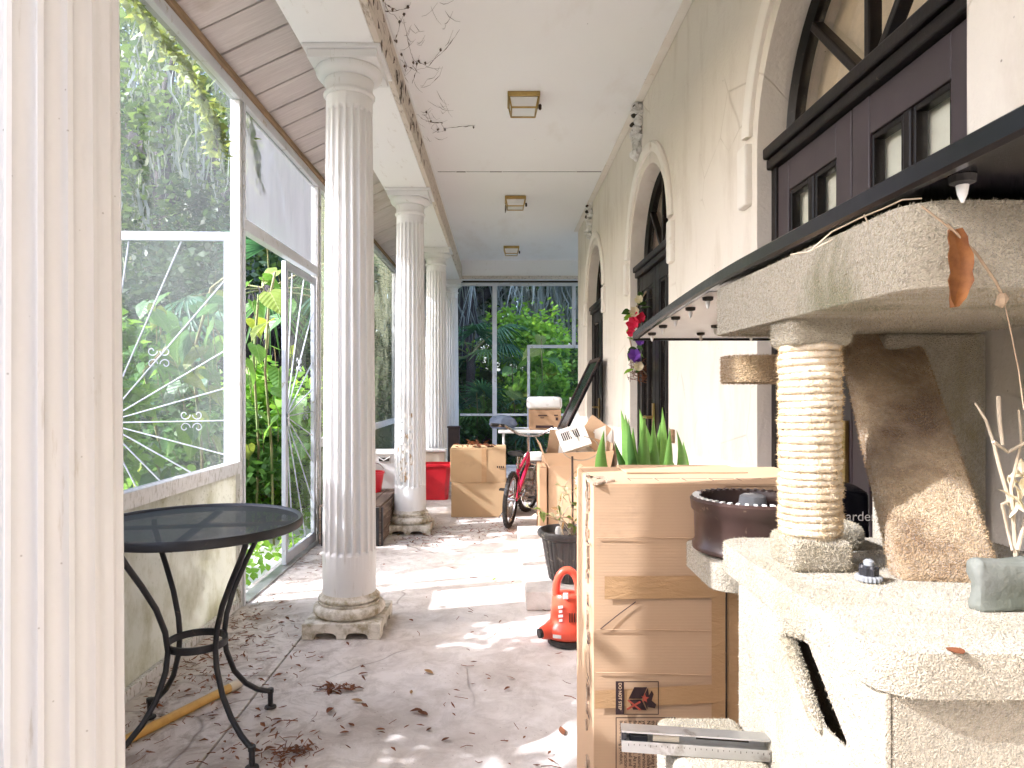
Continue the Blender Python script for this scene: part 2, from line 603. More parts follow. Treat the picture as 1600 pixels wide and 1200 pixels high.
# carpet / rope of the cat tree
def carpet(name, col, stain, slo, shi, sscale=3.2):
    t = NT(name)
    c = t.mix(t.noise(t.pos, 6, 5), col, tuple(x * .86 for x in col))
    f = t.ramp(t.noise(t.map(t.pos, loc=(1.3, 4.1, 2.7)), sscale, 8, .66, .5), (slo, 0.0), (shi, 1.0))
    c = t.mix(f, c, stain)
    v = t.voro(t.pos, 380)
    c = t.mix(t.math('MULTIPLY', t.ramp(v, (.15, 1.0), (.6, 0.0)), .16), c, tuple(x * .45 for x in col))
    h = t.math('ADD', t.math('ADD', t.math('MULTIPLY', v, .7), t.noise(t.pos, 420, 3)), t.math('MULTIPLY', t.noise(t.pos, 150, 3), 1.6))
    c = t.mix(t.math('MULTIPLY', t.ramp(t.noise(t.pos, 170, 3), (.40, 1.0), (.52, 0.0)), .38), c, tuple(x * .42 for x in col))
    return t.done(t.bsdf(c, .95, spec=.05, nrm=t.bump(h, .9, .0042), sheen=.3))


M['carpet'] = carpet('cream_carpet', (.47, .415, .315), (.26, .22, .11), .50, .70)
M['carpet_moss'] = carpet('mossy_carpet', (.48, .43, .325), (.19, .18, .085), .50, .66, 5.0)
M['carpet_brown'] = carpet('brown_stained_carpet', (.42, .30, .16), (.17, .10, .05), .42, .66, 6.0)
M['carpet_ramp'] = carpet('ramp_carpet', (.54, .41, .25), (.15, .08, .032), .43, .62, 7.0)
M['sisal'] = PM('sisal_rope', (.66, .58, .45), .9, (.54, .45, .32), 30, .8, 240, .004, dirt=(.40, .29, .17), dlo=.52, dhi=.75, dscale=14)
M['fibre'] = PM('carpet_fibre', (.47, .415, .315), .95, (.38, .33, .23), 7, spec=.1)
M['brown_fibre'] = PM('brown_carpet_fibre', (.46, .34, .20), .95, (.24, .15, .075), 7, spec=.1)
M['rope_fibre'] = PM('sisal_fibre', (.66, .50, .30), .9, (.52, .38, .2), 7)

# misc.
M['black_gloss'] = PM('black_gloss_sheet', (.005, .005, .008), .2, (.008, .007, .009), 3, .05, 12, .01, dirt=(.03, .025, .022), dlo=.62, dhi=.75, dscale=6, spec=.3)
M['black_metal'] = PM('black_wrought_iron', (.009, .009, .013), .42, (.016, .015, .016), 14, .2, 90, .002, dirt=(.09, .06, .04), dlo=.64, dhi=.74, dscale=22)
M['rubber'] = PM('black_rubber', (.022, .02, .02), .7, (.05, .045, .04), 18, .3, 80)
M['brown_plastic'] = PM('dark_brown_plastic', (.040, .022, .018), .30, (.06, .035, .028), 6, .1, 40, dirt=(.26, .20, .13), dlo=.62, dhi=.70, dscale=34)
M['pot_black'] = PM('black_pot_plastic', (.045, .04, .038), .38, (.07, .06, .055), 6, .1, 40, dirt=(.30, .25, .19), dlo=.58, dhi=.72, dscale=20)
M['soil'] = PM('potting_soil', (.05, .035, .025), .95, (.10, .07, .05), 40, .8, 60, .02)
M['coral'] = PM('coral_plastic', (.80, .11, .055), .30, (.70, .085, .045), 5, .05, 40)
M['red_plastic'] = PM('red_plastic', (.62, .018, .03), .30, (.50, .012, .022), 5, .1, 14, .01)
M['bike_red'] = PM('red_bike_paint', (.55, .02, .07), .22, (.48, .015, .05), 5, coat=.4)
M['chrome'] = PM('worn_chrome', (.62, .62, .62), .25, (.45, .42, .40), 12, metal=1.0)
M['white_plastic'] = PM('white_plastic', (.76, .75, .72), .42, (.66, .64, .60), 5, dirt=(.36, .32, .26), dlo=.62, dhi=.76, dscale=9)
M['cream_plastic'] = PM('cream_plastic', (.62, .55, .43), .5, (.52, .45, .34), 5)
M['crate_wood'] = PM('weathered_crate', (.20, .14, .105), .85, (.11, .075, .055), 5, .5, 40, .006, stretch=(2, .6, 6), dirt=(.36, .29, .23), dlo=.54, dhi=.7, dscale=6)
M['yellow_pole'] = PM('yellow_bamboo', (.62, .38, .09), .34, (.50, .28, .06), 8, .1, 60, stretch=(2, 2, 2))
M['alu'] = PM('brushed_aluminium', (.62, .62, .61), .34, (.46, .46, .45), 9, .1, 90, metal=.85, dirt=(.3, .27, .24), dlo=.6, dhi=.72, dscale=20)
M['dark_wood'] = PM('dark_wood', (.07, .04, .03), .55, (.04, .025, .02), 7, stretch=(3, 3, 1))
M['blue_bag'] = PM('blue_grey_cloth', (.28, .34, .46), .85, (.2, .24, .34), 6, .6, 14, .03)
M['paper'] = PM('old_paper', (.80, .77, .70), .85, (.7, .66, .58), 6, .2, 20)
M['knob'] = PM('black_knob_plastic', (.02, .02, .024), .22, (.03, .03, .034), 8)
M['clear'] = PM('clear_knob_plastic', (.30, .31, .32), .12, (.20, .21, .22), 10)
M['grey_cloth'] = PM('grey_green_cloth', (.17, .175, .155), .9, (.11, .12, .09), 8, .5, 60, .006)
M['cobweb'] = PM('dusty_cobweb', (.15, .11, .09), .95, (.08, .06, .05), 20)
M['web_pale'] = PM('pale_cobweb', (.62, .58, .54), .95)
M['dead_stem'] = PM('dead_stem', (.42, .32, .21), .85, (.30, .21, .13), 16)
M['pale_stem'] = PM('bleached_stem', (.48, .41, .31), .85, (.36, .29, .2), 12)

# vegetation


def veined_leaf(name, col, col2, vein, trans=.45):
    t = NT(name)
    s_ = t.sep(t.obj())
    ay = t.math('ABSOLUTE', s_[1])
    mid = t.ramp(ay, (.008, 1.0), (.022, 0.0))
    w = t.math('SINE', t.math('MULTIPLY', t.math('SUBTRACT', s_[0], t.math('MULTIPLY', ay, .75)), 38.0))
    side = t.ramp(w, (.93, 0.0), (1.0, .4))
    info = t.n('ShaderNodeObjectInfo')
    c = t.mix(info.outputs['Random'], col, col2)
    c = t.mix(t.math('MULTIPLY', t.ramp(t.noise(t.pos, 16, 5, .6), (.45, 0.0), (.7, 1.0)), .4), c, tuple(q * .55 for q in col2))
    c = t.mix(t.math('MAXIMUM', mid, side), c, vein)
    a = t.bsdf(c, .42, spec=.4, nrm=t.bump(w, .15, .02))
    b = t.n('ShaderNodeBsdfTranslucent')
    t.set(b.inputs[0], t.mix(.45, c, (min(1, col[0] * 1.8), min(1, col[1] * 1.5), col[2] * .5)))
    return t.done(t.mixs(trans, a, b.outputs[0]))


M['vine_bright'] = veined_leaf('vine_leaf_bright', (.12, .25, .045), (.07, .17, .035), (.22, .34, .11))
M['vine_lime'] = veined_leaf('vine_leaf_lime', (.21, .27, .045), (.14, .22, .04), (.30, .36, .12))
M['vine_mid'] = veined_leaf('vine_leaf_mid', (.08, .18, .04), (.05, .13, .04), (.17, .28, .10), .35)
M['vine_teal'] = veined_leaf('vine_leaf_teal', (.09, .20, .11), (.06, .15, .08), (.2, .32, .2), .35)
M['leaf_bright'] = leaf_mat('vine_leaf', (.24, .42, .05), (.15, .32, .05), .5)
M['leaf_lime'] = leaf_mat('lime_leaf', (.24, .29, .085), (.15, .21, .06), .35)
M['leaf_mid'] = leaf_mat('shrub_leaf', (.075, .17, .03), (.045, .11, .025), .35)
M['leaf_dark'] = leaf_mat('oak_leaf', (.045, .085, .028), (.025, .05, .02), .3)
M['leaf_pale'] = leaf_mat('canopy_leaf', (.12, .19, .05), (.07, .12, .04), .4)
M['leaf_teal'] = leaf_mat('palm_leaf', (.05, .14, .075), (.035, .09, .05), .3)
M['palm_light'] = leaf_mat('sunny_palm_leaf', (.14, .24, .09), (.08, .16, .06), .35)
M['leaf_brown'] = leaf_mat('dead_leaf', (.24, .085, .035), (.13, .05, .025), .15, .7, 12)
M['leaf_rust'] = leaf_mat('rust_leaf', (.30, .125, .04), (.15, .055, .02), .3, .6, 60)
M['leaf_tan'] = leaf_mat('dry_tan_leaf', (.42, .26, .12), (.30, .16, .07), .25, .7, 12)
M['moss'] = leaf_mat('spanish_moss', (.30, .33, .32), (.19, .215, .22), .4, .9, 2.0)
M['thatch'] = leaf_mat('dead_palm_thatch', (.055, .05, .06), (.025, .022, .03), .2, .9, 2.0)
M['bark'] = PM('oak_bark', (.085, .07, .07), .95, (.04, .034, .038), 9, .9, 26, .03, stretch=(1, 1, .4))
M['stem'] = PM('green_stem', (.12, .17, .05), .7, (.18, .13, .06), 6)
t = NT('snake_plant_leaf')
_w = t.noise(t.map(t.pos, scale=(1, 1, 3.2)), 22, 5, .6)
_c = t.mix(t.ramp(_w, (.3, 0.0), (.8, .55)), (.15, .29, .06), (.08, .19, .045))
_b = t.n('ShaderNodeBsdfTranslucent'); t.set(_b.inputs[0], (.25, .42, .06))
M['snake'] = t.done(t.mixs(.22, t.bsdf(_c, .4), _b.outputs[0]))
M['leaf_red'] = leaf_mat('silk_red', (.70, .035, .09), (.6, .03, .09), .25)
M['leaf_purple'] = leaf_mat('silk_purple', (.22, .08, .42), (.14, .05, .32), .25)
M['leaf_cream'] = leaf_mat('silk_cream', (.70, .62, .45), (.6, .5, .36), .3)
M['leaf_deep'] = leaf_mat('silk_green', (.055, .12, .03), (.03, .07, .02), .25)
t = NT('garden_ground')
_c = t.mix(t.ramp(t.noise(t.pos, 1.2, 8, .65), (.4, 0.0), (.62, 1.0)), (.055, .085, .025), (.10, .075, .045))
M['ground'] = t.done(t.bsdf(_c, .95, spec=.1, nrm=t.bump(t.noise(t.pos, 9, 7), .8, .05)))
# perforated table top
t = NT('perforated_black_steel')
_s = t.sep(t.map(t.obj(), rot=(0, 0, .5)))
_k = 2 * math.pi / .0115
_a = t.math('SINE', t.math('MULTIPLY', _s[0], _k))
_b2 = t.math('SINE', t.math('MULTIPLY', _s[1], _k))
_hole = t.math('GREATER_THAN', t.math('MULTIPLY', t.math('ABSOLUTE', _a), t.math('ABSOLUTE', _b2)), .86)
_d = t.ramp(t.noise(t.pos, 9, 8, .7), (.55, 0.0), (.68, 1.0))
_c = t.mix(_d, (.007, .008, .016), (.05, .03, .02))
_sh = t.bsdf(_c, .5, spec=.3)
M['perforated'] = t.done(t.mixs(_hole, _sh, t.n('ShaderNodeBsdfTransparent').outputs[0]))
rnd = random.Random(7)
XS = -1.57        # plane of the screen wall
XW = 1.04         # plane of the house wall
ZC = 3.40         # porch ceiling
ZB = 3.10         # underside of the beam

# ------------------------------------------------------------------ ground and floor
g = MB().add([(-300, -300, -.12), (300, -300, -.12), (300, 300, -.12), (-300, 300, -.12)], [(0, 1, 2, 3)]).build('ground', M['ground'])
tag(g, kind='structure')
fl = MB().box(-1.66, 3.2, -4.4, 11.75, -.30, -.014).build('porch_floor', M['gap'])
tag(fl, kind='structure')
for x0, x1, y0, y1 in ((-1.66, -1.046, -4.4, 3.10), (-1.66, -1.046, 3.106, 6.28), (-1.66, -1.046, 6.288, 11.75),
                       (-1.038, .60, -4.4, 6.28), (.606, 3.2, -4.4, 6.28), (-1.038, 3.2, 6.288, 11.75)):
    MB().box(x0, x1, y0, y1, -.10, rnd.uniform(-.002, .0)).build('concrete_slab', M['concrete'], fl, bevel=.004, seg=2)

ap = MB().box(-2.20, -1.665, -7.0, 11.9, -.16, -.05).build('garden_path', M['deck'])
tag(ap, kind='structure')
pt_ = MB().box(-9.0, -2.205, -9.0, 3.2, -.16, -.055).build('bounce_slab', M['deck'])  # unseen pale slab added to bounce sunlight onto the porch ceiling
tag(pt_, kind='structure')

# ------------------------------------------------------------------ ceiling, beam, soffit planks
ce = empty('ceiling', (.2, 5, ZC), None, None)
tag(ce, kind='structure')
MB().box(-.70, 3.2, -4.4, 6.612, ZC, ZC + .05).build('ceiling_panel', M['ceiling'], ce)
MB().box(-.70, 3.2, 6.625, 11.75, ZC + .004, ZC + .054).build('ceiling_panel', M['ceiling'], ce)
MB().box(-.70, 3.2, 6.60, 6.64, ZC + .055, ZC + .08).build('joint_backing', M['gap'], ce)
j = MB()
for x0, x1 in ((-.52, -.24), (-.1, .44), (.70, 1.03)):
    j.box(x0, x1, 6.598, 6.616, ZC - .0035, ZC + .001)
j.build('joint_tape', M['ceiling'], ce)
j = MB()
j.box(-.60, -.425, 6.589, 6.594, ZC - .003, ZC + .001)
j.box(-.325, -.105, 6.589, 6.594, ZC - .003, ZC + .001)
j.box(.025, .735, 6.589, 6.5935, ZC - .003, ZC + .001)
j.box(-.42, -.33, 6.585, 6.60, ZC - .004, ZC + .001)
j.box(-.10, .02, 6.585, 6.598, ZC - .0035, ZC + .001)
j.box(.74, .98, 6.585, 6.596, ZC - .0035, ZC + .001)
j.build('open_crack', M['gap'], ce)
MB().box(.985, XW, -4.4, 9.08, ZC - .012, ZC).build('ceiling_bead', M['arch_trim'], ce, bevel=.004)

bm_ = empty('porch_beam', (-.83, 5, ZB), 'long white beam carried by the fluted columns above the porch', 'beam')
MB().box(-1.04, -.655, -4.4, 11.16, ZB, ZC + .06).build('beam_body', M['beam'], bm_, bevel=.004)
MB().box(-.655, -.618, -4.4, 11.15, ZB, ZB + .205).build('face_board', M['trim_dirty'], bm_, bevel=.004)
MB().box(-.655, -.634, -4.4, 11.15, ZB + .207, ZC - .002).build('crown_strip', M['beam'], bm_, bevel=.005)
eb = empty('end_beam', (.2, 11.3, ZB), 'white cross beam above the far garden screen', 'beam')
MB().box(-1.04, 3.2, 11.165, 11.56, ZB, ZC + .06).build('beam_body', M['beam'], eb, bevel=.004)
MB().box(-.66, 3.2, 11.14, 11.165, ZB - .002, ZB + .05).build('face_board', M['trim_dirty'], eb, bevel=.003)

# sloping soffit of wide planks between beam and screen wall
so = empty('plank_soffit', (-1.3, 5, 3.2), None, None)
tag(so, kind='structure')
EZ = 3.125


def soff(x):
    return EZ + .47 * (x - XS)


pw = .262
y = -4.35
while y < 11.6:
    dz = rnd.uniform(-.004, .004)
    x0, x1 = XS - .07, -1.035
    m = MB()
    y1 = min(y + pw - .017, 11.7)
    # three shallow grooves pressed into each plank
    ys = [y, y + .083, y + .088, y + .166, y + .171, y1]
    m.add([(x, yy, soff(x) + dz + h) for x in (x0, x1) for yy in (y, y1) for h in (0, .02)],
          [(0, 4, 6, 2), (1, 3, 7, 5), (0, 1, 5, 4), (2, 6, 7, 3), (0, 2, 3, 1), (4, 5, 7, 6)])
    m.build('plank', M['plank'], so, bevel=.003, seg=1)
    y += pw
MB().add([(x, yy, soff(x) + h) for x in (XS - .08, -1.0) for yy in (-4.4, 11.75) for h in (.026, .05)],
         [(0, 4, 6, 2), (1, 3, 7, 5), (0, 1, 5, 4), (2, 6, 7, 3), (0, 2, 3, 1), (4, 5, 7, 6)]).build('roof_deck', M['gap'], so)
MB().box(-1.0, 3.3, -4.4, 11.75, ZC + .09, ZC + .15).build('roof_deck', M['gap'], so)

# ------------------------------------------------------------------ fluted columns
def column(loc, label):
    r = empty('fluted_column', loc, label, 'column', 'fluted porch columns')
    x, y, _ = loc
    hw = .203
    # plinth: four arched feet on every side
    ph = .078
    pr = [(-hw, 0), (-hw + .055, 0)]
    for c in (-.082, .082):
        for k in range(9):
            a = math.pi - math.pi * k / 8
            pr.append((c + .058 * math.copysign(abs(math.cos(a)) ** .7, math.cos(a)), .034 * abs(math.sin(a)) ** .6))
    pr += [(hw - .055, 0), (hw, 0), (hw, ph), (-hw, ph)]
    m = MB()
    m.poly(pr, .03, lambda a, b, d: (x + a, y - hw + d, b))
    m.poly(pr, .03, lambda a, b, d: (x + a, y + hw - d, b))
    m.poly(pr, .03, lambda a, b, d: (x - hw + d, y + a * .85, b))
    m.poly(pr, .03, lambda a, b, d: (x + hw - d, y + a * .85, b))
    m.box(x - hw + .004, x + hw - .004, y - hw + .004, y + hw - .004, .05, ph + .002)
    m.build('plinth', M['plinth'], r, smooth=True)
    pf = [(.150, ph + .002)]
    for k in range(9):
        a = -math.pi / 2 + math.pi * k / 8
        pf.append((.163 + .030 * math.cos(a), ph + .033 + .031 * math.sin(a)))
    pf += [(.166, ph + .068), (.166, ph + .078)]
    for k in range(7):
        a = -math.pi / 2 + math.pi * k / 6
        pf.append((.152 + .014 * math.cos(a), ph + .092 + .013 * math.sin(a)))
    pf += [(.150, ph + .108), (.144, ph + .122)]
    MB().lathe((x, y, 0), pf, 48).build('base_moulding', M['plinth'], r, smooth=True)
    # shaft with 20 flutes
    z0, z1 = ph + .12, 2.885
    f0, f1 = .42, 2.81
    zs = [z0, .30, f0 - .012, f0, f0 + .008, f0 + .03] + [f0 + .03 + (f1 - f0 - .06) * k / 10 for k in range(1, 10)] + [f1 - .03, f1 - .008, f1, f1 + .012, z1]
    rs = [.1445 - .0195 * ((z - z0) / (z1 - z0)) ** 1.25 for z in zs]
    dep = [1.0 if f0 + .008 <= z <= f1 - .008 else (.5 if f0 <= z <= f1 else 0) for z in zs]

    def fl_(a, i):
        u = (a / (2 * math.pi) * 20) % 1.0
        if u < .2:
            return 1.0
        q = (u - .2) / .8 * 2 - 1
        return 1.0 - .105 * dep[i] * math.sqrt(max(0, 1 - q * q))
    MB().lathe((x, y, 0), list(zip(rs, zs)), 200, fn=fl_).build('shaft', M['column'], r, smooth=True, angle=28)
    cap = [(.126, 2.885), (.134, 2.888), (.139, 2.896), (.139, 2.905), (.131, 2.913), (.127, 2.92), (.126, 2.955), (.132, 2.965), (.133, 2.975), (.131, 2.98)]
    for k in range(1, 9):
        a = k / 8 * math.pi / 2
        cap.append((.131 + .050 * math.sin(a), 2.98 + .05 * (1 - math.cos(a))))
    cap.append((.178, 3.034))
    MB().lathe((x, y, 0), cap, 64).build('capital', M['column'], r, smooth=True, angle=50)
    m = MB().box(x - .183, x + .183, y - .183, y + .183, 3.034, 3.078)
    m.box(x - .203, x + .203, y - .203, y + .203, 3.0785, ZB - .001)
    m.build('abacus', M['column'], r, bevel=.003)
    return r


CY = [1.21, 3.745, 6.285, 8.825, 11.365]
CL = ['huge fluted white column filling the left edge of the picture',
      'tall fluted white column standing on the joint beside the screen door',
      'fluted white column with brown peeling paint, behind the wooden crate',
      'fluted white column behind the red bin and cream box',
      'farthest fluted white column at the corner of the garden screen']
cb = None
c0 = column((-.825, CY[0], 0), CL[0])
for k in range(1, 5):
    c = copy_tree(c0)
    c.location.y = CY[k]
    c['label'] = CL[k]
    if k == 2:      # rotten patch low on the third column, proud flakes on the shaft
        m = MB()
        for q in range(70):
            a = R(rnd.uniform(232, 282))
            z = .46 + .62 * rnd.random() ** 1.3
            wd = rnd.uniform(.006, .016)
            h = rnd.uniform(.015, .06)
            rr_ = .1435 - .006 * z + .0005
            p = [(rr_ * math.cos(a - wd / .14), rr_ * math.sin(a - wd / .14)), (rr_ * math.cos(a + wd / .14), rr_ * math.sin(a + wd / .14))]
            o_ = rnd.uniform(.001, .005)
            n_ = Vector((math.cos(a), math.sin(a), 0)) * o_
            b_ = Vector((-.825, CY[2], z))
            m.add([b_ + Vector((*p[0], 0)), b_ + Vector((*p[1], 0)), b_ + Vector((*p[1], h)) + n_, b_ + Vector((*p[0], h * rnd.uniform(.6, 1.2))) + n_], [(0, 1, 2, 3)])
        m.build('paint_flakes', M['peeling'], c)
        c.children[-1]['label'] = 'brown rotten patch of peeling paint'

# ------------------------------------------------------------------ house wall with three arched doorways
DY = [2.14, 4.83, 7.51]
AR, SP = .62, 2.25


def arch_wall():
    m = MB()
    y_prev = -4.4
    W = 9.08
    ths = [math.pi - math.pi * k / 28 for k in range(29)]

    def quad(y0, y1, za0, za1, zb):
        m.add([(XW, y0, za0), (XW, y1, za1), (XW, y1, zb), (XW, y0, zb)], [(0, 3, 2, 1)])
    for yc in DY:
        quad(y_prev, yc - AR, 0, 0, ZC)
        pts = [(yc + AR * math.cos(a), SP + AR * math.sin(a)) for a in ths]
        for (a, b), (c, d) in zip(pts, pts[1:]):
            quad(a, c, b, d, ZC)
        loop = [(yc - AR, 0)] + pts + [(yc + AR, 0)]
        for (a, b), (c, d) in zip(loop, loop[1:]):
            m.add([(XW, a, b), (XW, c, d), (XW + .30, c, d), (XW + .30, a, b)], [(0, 1, 2, 3)])
        y_prev = yc + AR
    quad(y_prev, W, 0, 0, ZC)
    m.add([(XW, W, 0), (XW + 2.2, W, 0), (XW + 2.2, W, ZC), (XW, W, ZC)], [(0, 1, 2, 3)])
    return m


hw_ = arch_wall().build('house_wall', M['stucco'])
tag(hw_, 'cream stucco house wall with three arched doorways along the porch', 'wall')


rw_ = MB().box(-1.66, XW + .3, -4.6, -4.38, 0, ZC).build('light_block_wall', M['stucco'])  # added out of view to keep rear light off the foreground
tag(rw_, 'unseen cream stucco wall added behind the viewer to block light', 'wall')


# hood moulding and impost blocks of every arch
def hood(yc):
    m = MB()
    r0, r1 = .672, .745
    n = 30
    ths = [R(6) + (math.pi - R(12)) * k / n for k in range(n + 1)]
    vs, fs = [], []
    for a in ths:
        for rr_, xx in ((r0, XW), (r0, XW - .016), (r0 + .012, XW - .026), (r1 - .012, XW - .026), (r1, XW - .014), (r1, XW)):
            vs.append((xx, yc + rr_ * math.cos(a), SP + .02 + rr_ * math.sin(a)))
    for k in range(n):
        for q in range(5):
            fs.append((k * 6 + q, k * 6 + q + 1, k * 6 + q + 7, k * 6 + q + 6))
    fs += [(0, 1, 2, 3, 4, 5), tuple(n * 6 + q for q in range(5, -1, -1))]
    m.add(vs, fs)
    m.build('hood_moulding', M['arch_trim'], hw_, smooth=True)
    for s in (-1, 1):
        yy = yc + s * .725
        if yy < 1.6: continue
        MB().box(XW - .03, XW + .01, yy - .05, yy + .05, 2.06, 2.315).build('impost_block', M['arch_trim'], hw_, bevel=.01)


for yc in DY:
    hood(yc)


# crumbling plaster masses where the arches meet the ceiling
def lump(cy, label, seed):
    rl = random.Random(seed)
    m = MB()
    for k in range(46):
        z = 3.385 - (k / 46) * .36 + rl.uniform(-.02, .02)
        xx = XW - .004 - abs(rl.gauss(0, .022))
        yy = cy + rl.gauss(0, .035) + (3.38 - z) * .1
        r_ = rl.uniform(.016, .042)
        pf = [(r_ * math.sin(math.pi * q / 5) + .001, -r_ * math.cos(math.pi * q / 5)) for q in range(6)]
        m.lathe((xx, yy, z), pf, 7, fn=lambda a, i: rl.uniform(.7, 1.3))
    o = m.build('plaster_patch', M['foam'], hw_)
    o['label'] = label
    for q in range(3):
        z = 3.36 - q * .06
        p = Vector((XW - .055 - q * .005, cy - .02 + rl.uniform(-.02, .02), z))
        MB().lathe(p, [(.002, -.02), (.018, -.012), (.02, 0), (.012, .015), (.002, .02)], 8, fn=lambda a, i: rl.uniform(.7, 1.2)).build('plaster_hole', M['gap'], hw_)


lump(5.02, 'lumpy white plaster patch with black holes below the ceiling', 3)
lump(7.72, 'crumbled plaster strip between the far arch and the ceiling', 5)

# ------------------------------------------------------------------ arched double doors
XD = XW + .055


def arched_door(yc, label, zb, pale):
    r = empty('arched_door', (XD, yc, 0), label, 'door', 'arched double doors of the house')
    y0, y1 = yc - AR, yc + AR
    m = MB()
    m.box(XD, XD + .08, y0 + .002, y0 + .05, zb, 2.222).box(XD, XD + .08, y1 - .05, y1 - .002, zb, 2.222)
    m.build('door_frame', M['door_edge'], r, bevel=.006)
    MB().box(XD - .035, XD + .08, y0 + .002, y1 - .002, 2.223, 2.268).box(XD - .02, XD + .08, y0 + .002, y1 - .002, 2.1805, 2.2225).build('transom_bar', M['door_edge'], r, bevel=.008, seg=3)
    # fanlight
    n = 26
    vs, fs = [], []
    for k in range(n + 1):
        a = math.pi * k / n
        for rr_, xx in ((AR - .002, XD + .11), (AR - .002, XD + .06), (AR - .03, XD + .048), (AR - .055, XD + .07), (AR - .055, XD + .11)):
            vs.append((xx, yc + rr_ * math.cos(a), SP + .018 + rr_ * math.sin(a) * .995))
    for k in range(n):
        for q in range(4):
            fs.append((k * 5 + q, k * 5 + q + 1, k * 5 + q + 6, k * 5 + q + 5))
    fan = MB().add(vs, fs).build('fanlight_frame', M['door_edge'], r, smooth=True)
    for a in (45, 90, 135):
        d = Vector((0, math.cos(R(a)), math.sin(R(a))))
        w = Vector((0, -d.z, d.y))
        p0 = Vector((XD + .075, yc, 2.26))
        MB().obox(p0 + d * .27, d * .27, w * .016, Vector((.022, 0, 0))).build('glazing_bar', M['door_edge'], fan, bevel=.006)
    arc = [(XD + .09, yc + (AR - .05) * math.cos(math.pi * k / n), 2.255 + (AR - .05) * math.sin(math.pi * k / n)) for k in range(n + 1)]
    MB().add(arc, [tuple(range(n + 1))]).build('fanlight_glass', M['amber_glass'], fan)
    MB().box(XD + .17, XD + .18, y0, y1, 2.2, 2.95).build('fanlight_blind', M['curtain'] if pale else M['bare_wood'], fan)
    # two leaves, each with two tall panes
    for s in (-1, 1):
        a0, a1 = (y0 + .053, yc - .003) if s < 0 else (yc + .003, y1 - .053)
        st = .098
        xl, xr = XD + .008, XD + .055
        mid = (a0 + a1) / 2
        m = MB()
        m.box(xl, xr, a0, a0 + st, zb + .01, 2.178).box(xl, xr, a1 - st, a1, zb + .01, 2.178)
        m.box(xl + .001, xr - .001, a0 + st + .0005, a1 - st - .0005, 2.06, 2.178).box(xl + .001, xr - .001, a0 + st + .0005, a1 - st - .0005, zb + .01, .55)
        leaf = m.build('door_leaf', M['door'] if pale else M['door_dark_reflect'], r, bevel=.004)
        MB().box(xl + .001, xr - .001, mid - .02, mid + .02, .5505, 2.0595).build('mullion', M['door_edge'], leaf, bevel=.008)
        for b0, b1 in ((a0 + st, mid - .02), (mid + .02, a1 - st)):
            mm = MB()
            mm.box(xl + .006, xr - .006, b0 + .0005, b0 + .014, .551, 2.059).box(xl + .006, xr - .006, b1 - .014, b1 - .0005, .551, 2.059)
            mm.box(xl + .006, xr - .006, b0 + .0145, b1 - .0145, 2.04, 2.059).box(xl + .006, xr - .006, b0 + .0145, b1 - .0145, .551, .57)
            mm.build('glazing_bead', M['door_edge'], leaf, bevel=.004)
            MB().add([(XD + .032, b0 + .0148, .5705), (XD + .032, b1 - .0148, .5705), (XD + .032, b1 - .0148, 2.0398), (XD + .032, b0 + .0148, 2.0398)], [(0, 1, 2, 3)]).build('pane', M['glass'], leaf)
        MB().box(XD + .058, XD + .062, a0 + .02, a1 - .02, zb + .02, 2.17).build('blind', M['curtain'] if pale else M['dark_room'], leaf)
    # lever handle
    h = MB()
    hy = yc + .035
    h.box(XD - .008, XD + .006, hy - .022, hy + .022, .98, 1.20)
    h.tube([(XD - .004, hy, 1.10), (XD - .05, hy, 1.10), (XD - .058, hy + .03, 1.102), (XD - .055, hy + .11, 1.095)], [.011, .011, .010, .007], 8)
    h.build('handle', M['brass'], r, bevel=.002)
    MB().box(XW - .02, XD + .1, y0 + .001, y1 - .001, .0, zb).build('sill', M['concrete'], r)
    return r


arched_door(DY[0], 'dark arched double door with pale panes behind the cat tree', .13, True)
arched_door(DY[1], 'reflection-darkened arched double door with a flower garland, above the concrete step', .13, False)
arched_door(DY[2], 'far reflection-darkened arched double door behind the leaning black panel', .13, False)

# concrete step below the middle door
st_ = MB().box(.152, XW - .024, 4.0, 5.93, 0, .112).build('concrete_step', M['concrete'], bevel=.008, sub=2, noise=.004, nscale=5)
tag(st_, 'low pale concrete step under the garlanded door', 'step')

# ------------------------------------------------------------------ brass ceiling lights
def ceiling_light(y, label):
    r = empty('ceiling_light', (.17, y, ZC), label, 'ceiling light', 'brass box lights on the porch ceiling')
    x, a = .17, .115
    MB().box(x - a, x + a, y - a, y + a, ZC - .034, ZC).build('top_band', M['brass'], r, bevel=.004)
    z0, z1, b = ZC - .105, ZC - .0345, .088
    c4 = [(-1, -1), (1, -1), (1, 1), (-1, 1)]
    t_ = [Vector((x + i * (a - .012), y + j * (a - .012), z1)) for i, j in c4]
    d_ = [Vector((x + i * b, y + j * b, z0)) for i, j in c4]
    for k in range(4):
        MB().tube([t_[k], d_[k]], .006, 6).build('corner_post', M['brass'], r)
    for k in range(4):
        l = (k + 1) % 4
        MB().tube([d_[k], d_[l]], .0065, 6).build('bottom_rail', M['brass'], r)
        e = .003
        ins = Vector((x, y, 0))
        q = [p + (Vector((x, y, p.z)) - p) * .05 for p in (t_[k], t_[l], d_[l], d_[k])]
        MB().add(q, [(0, 1, 2, 3)]).build('glass_pane', M['frost'], r)
    MB().add([p + Vector((0, 0, .004)) for p in d_], [(0, 1, 2, 3)]).build('bottom_glass', M['frost'], r)
    MB().lathe((x + a + .004, y - .02, ZC - .075), [(.004, -.022), (.011, -.014), (.011, .014), (.004, .022)], 8).build('clasp', M['dark_wood'], r)
    return r


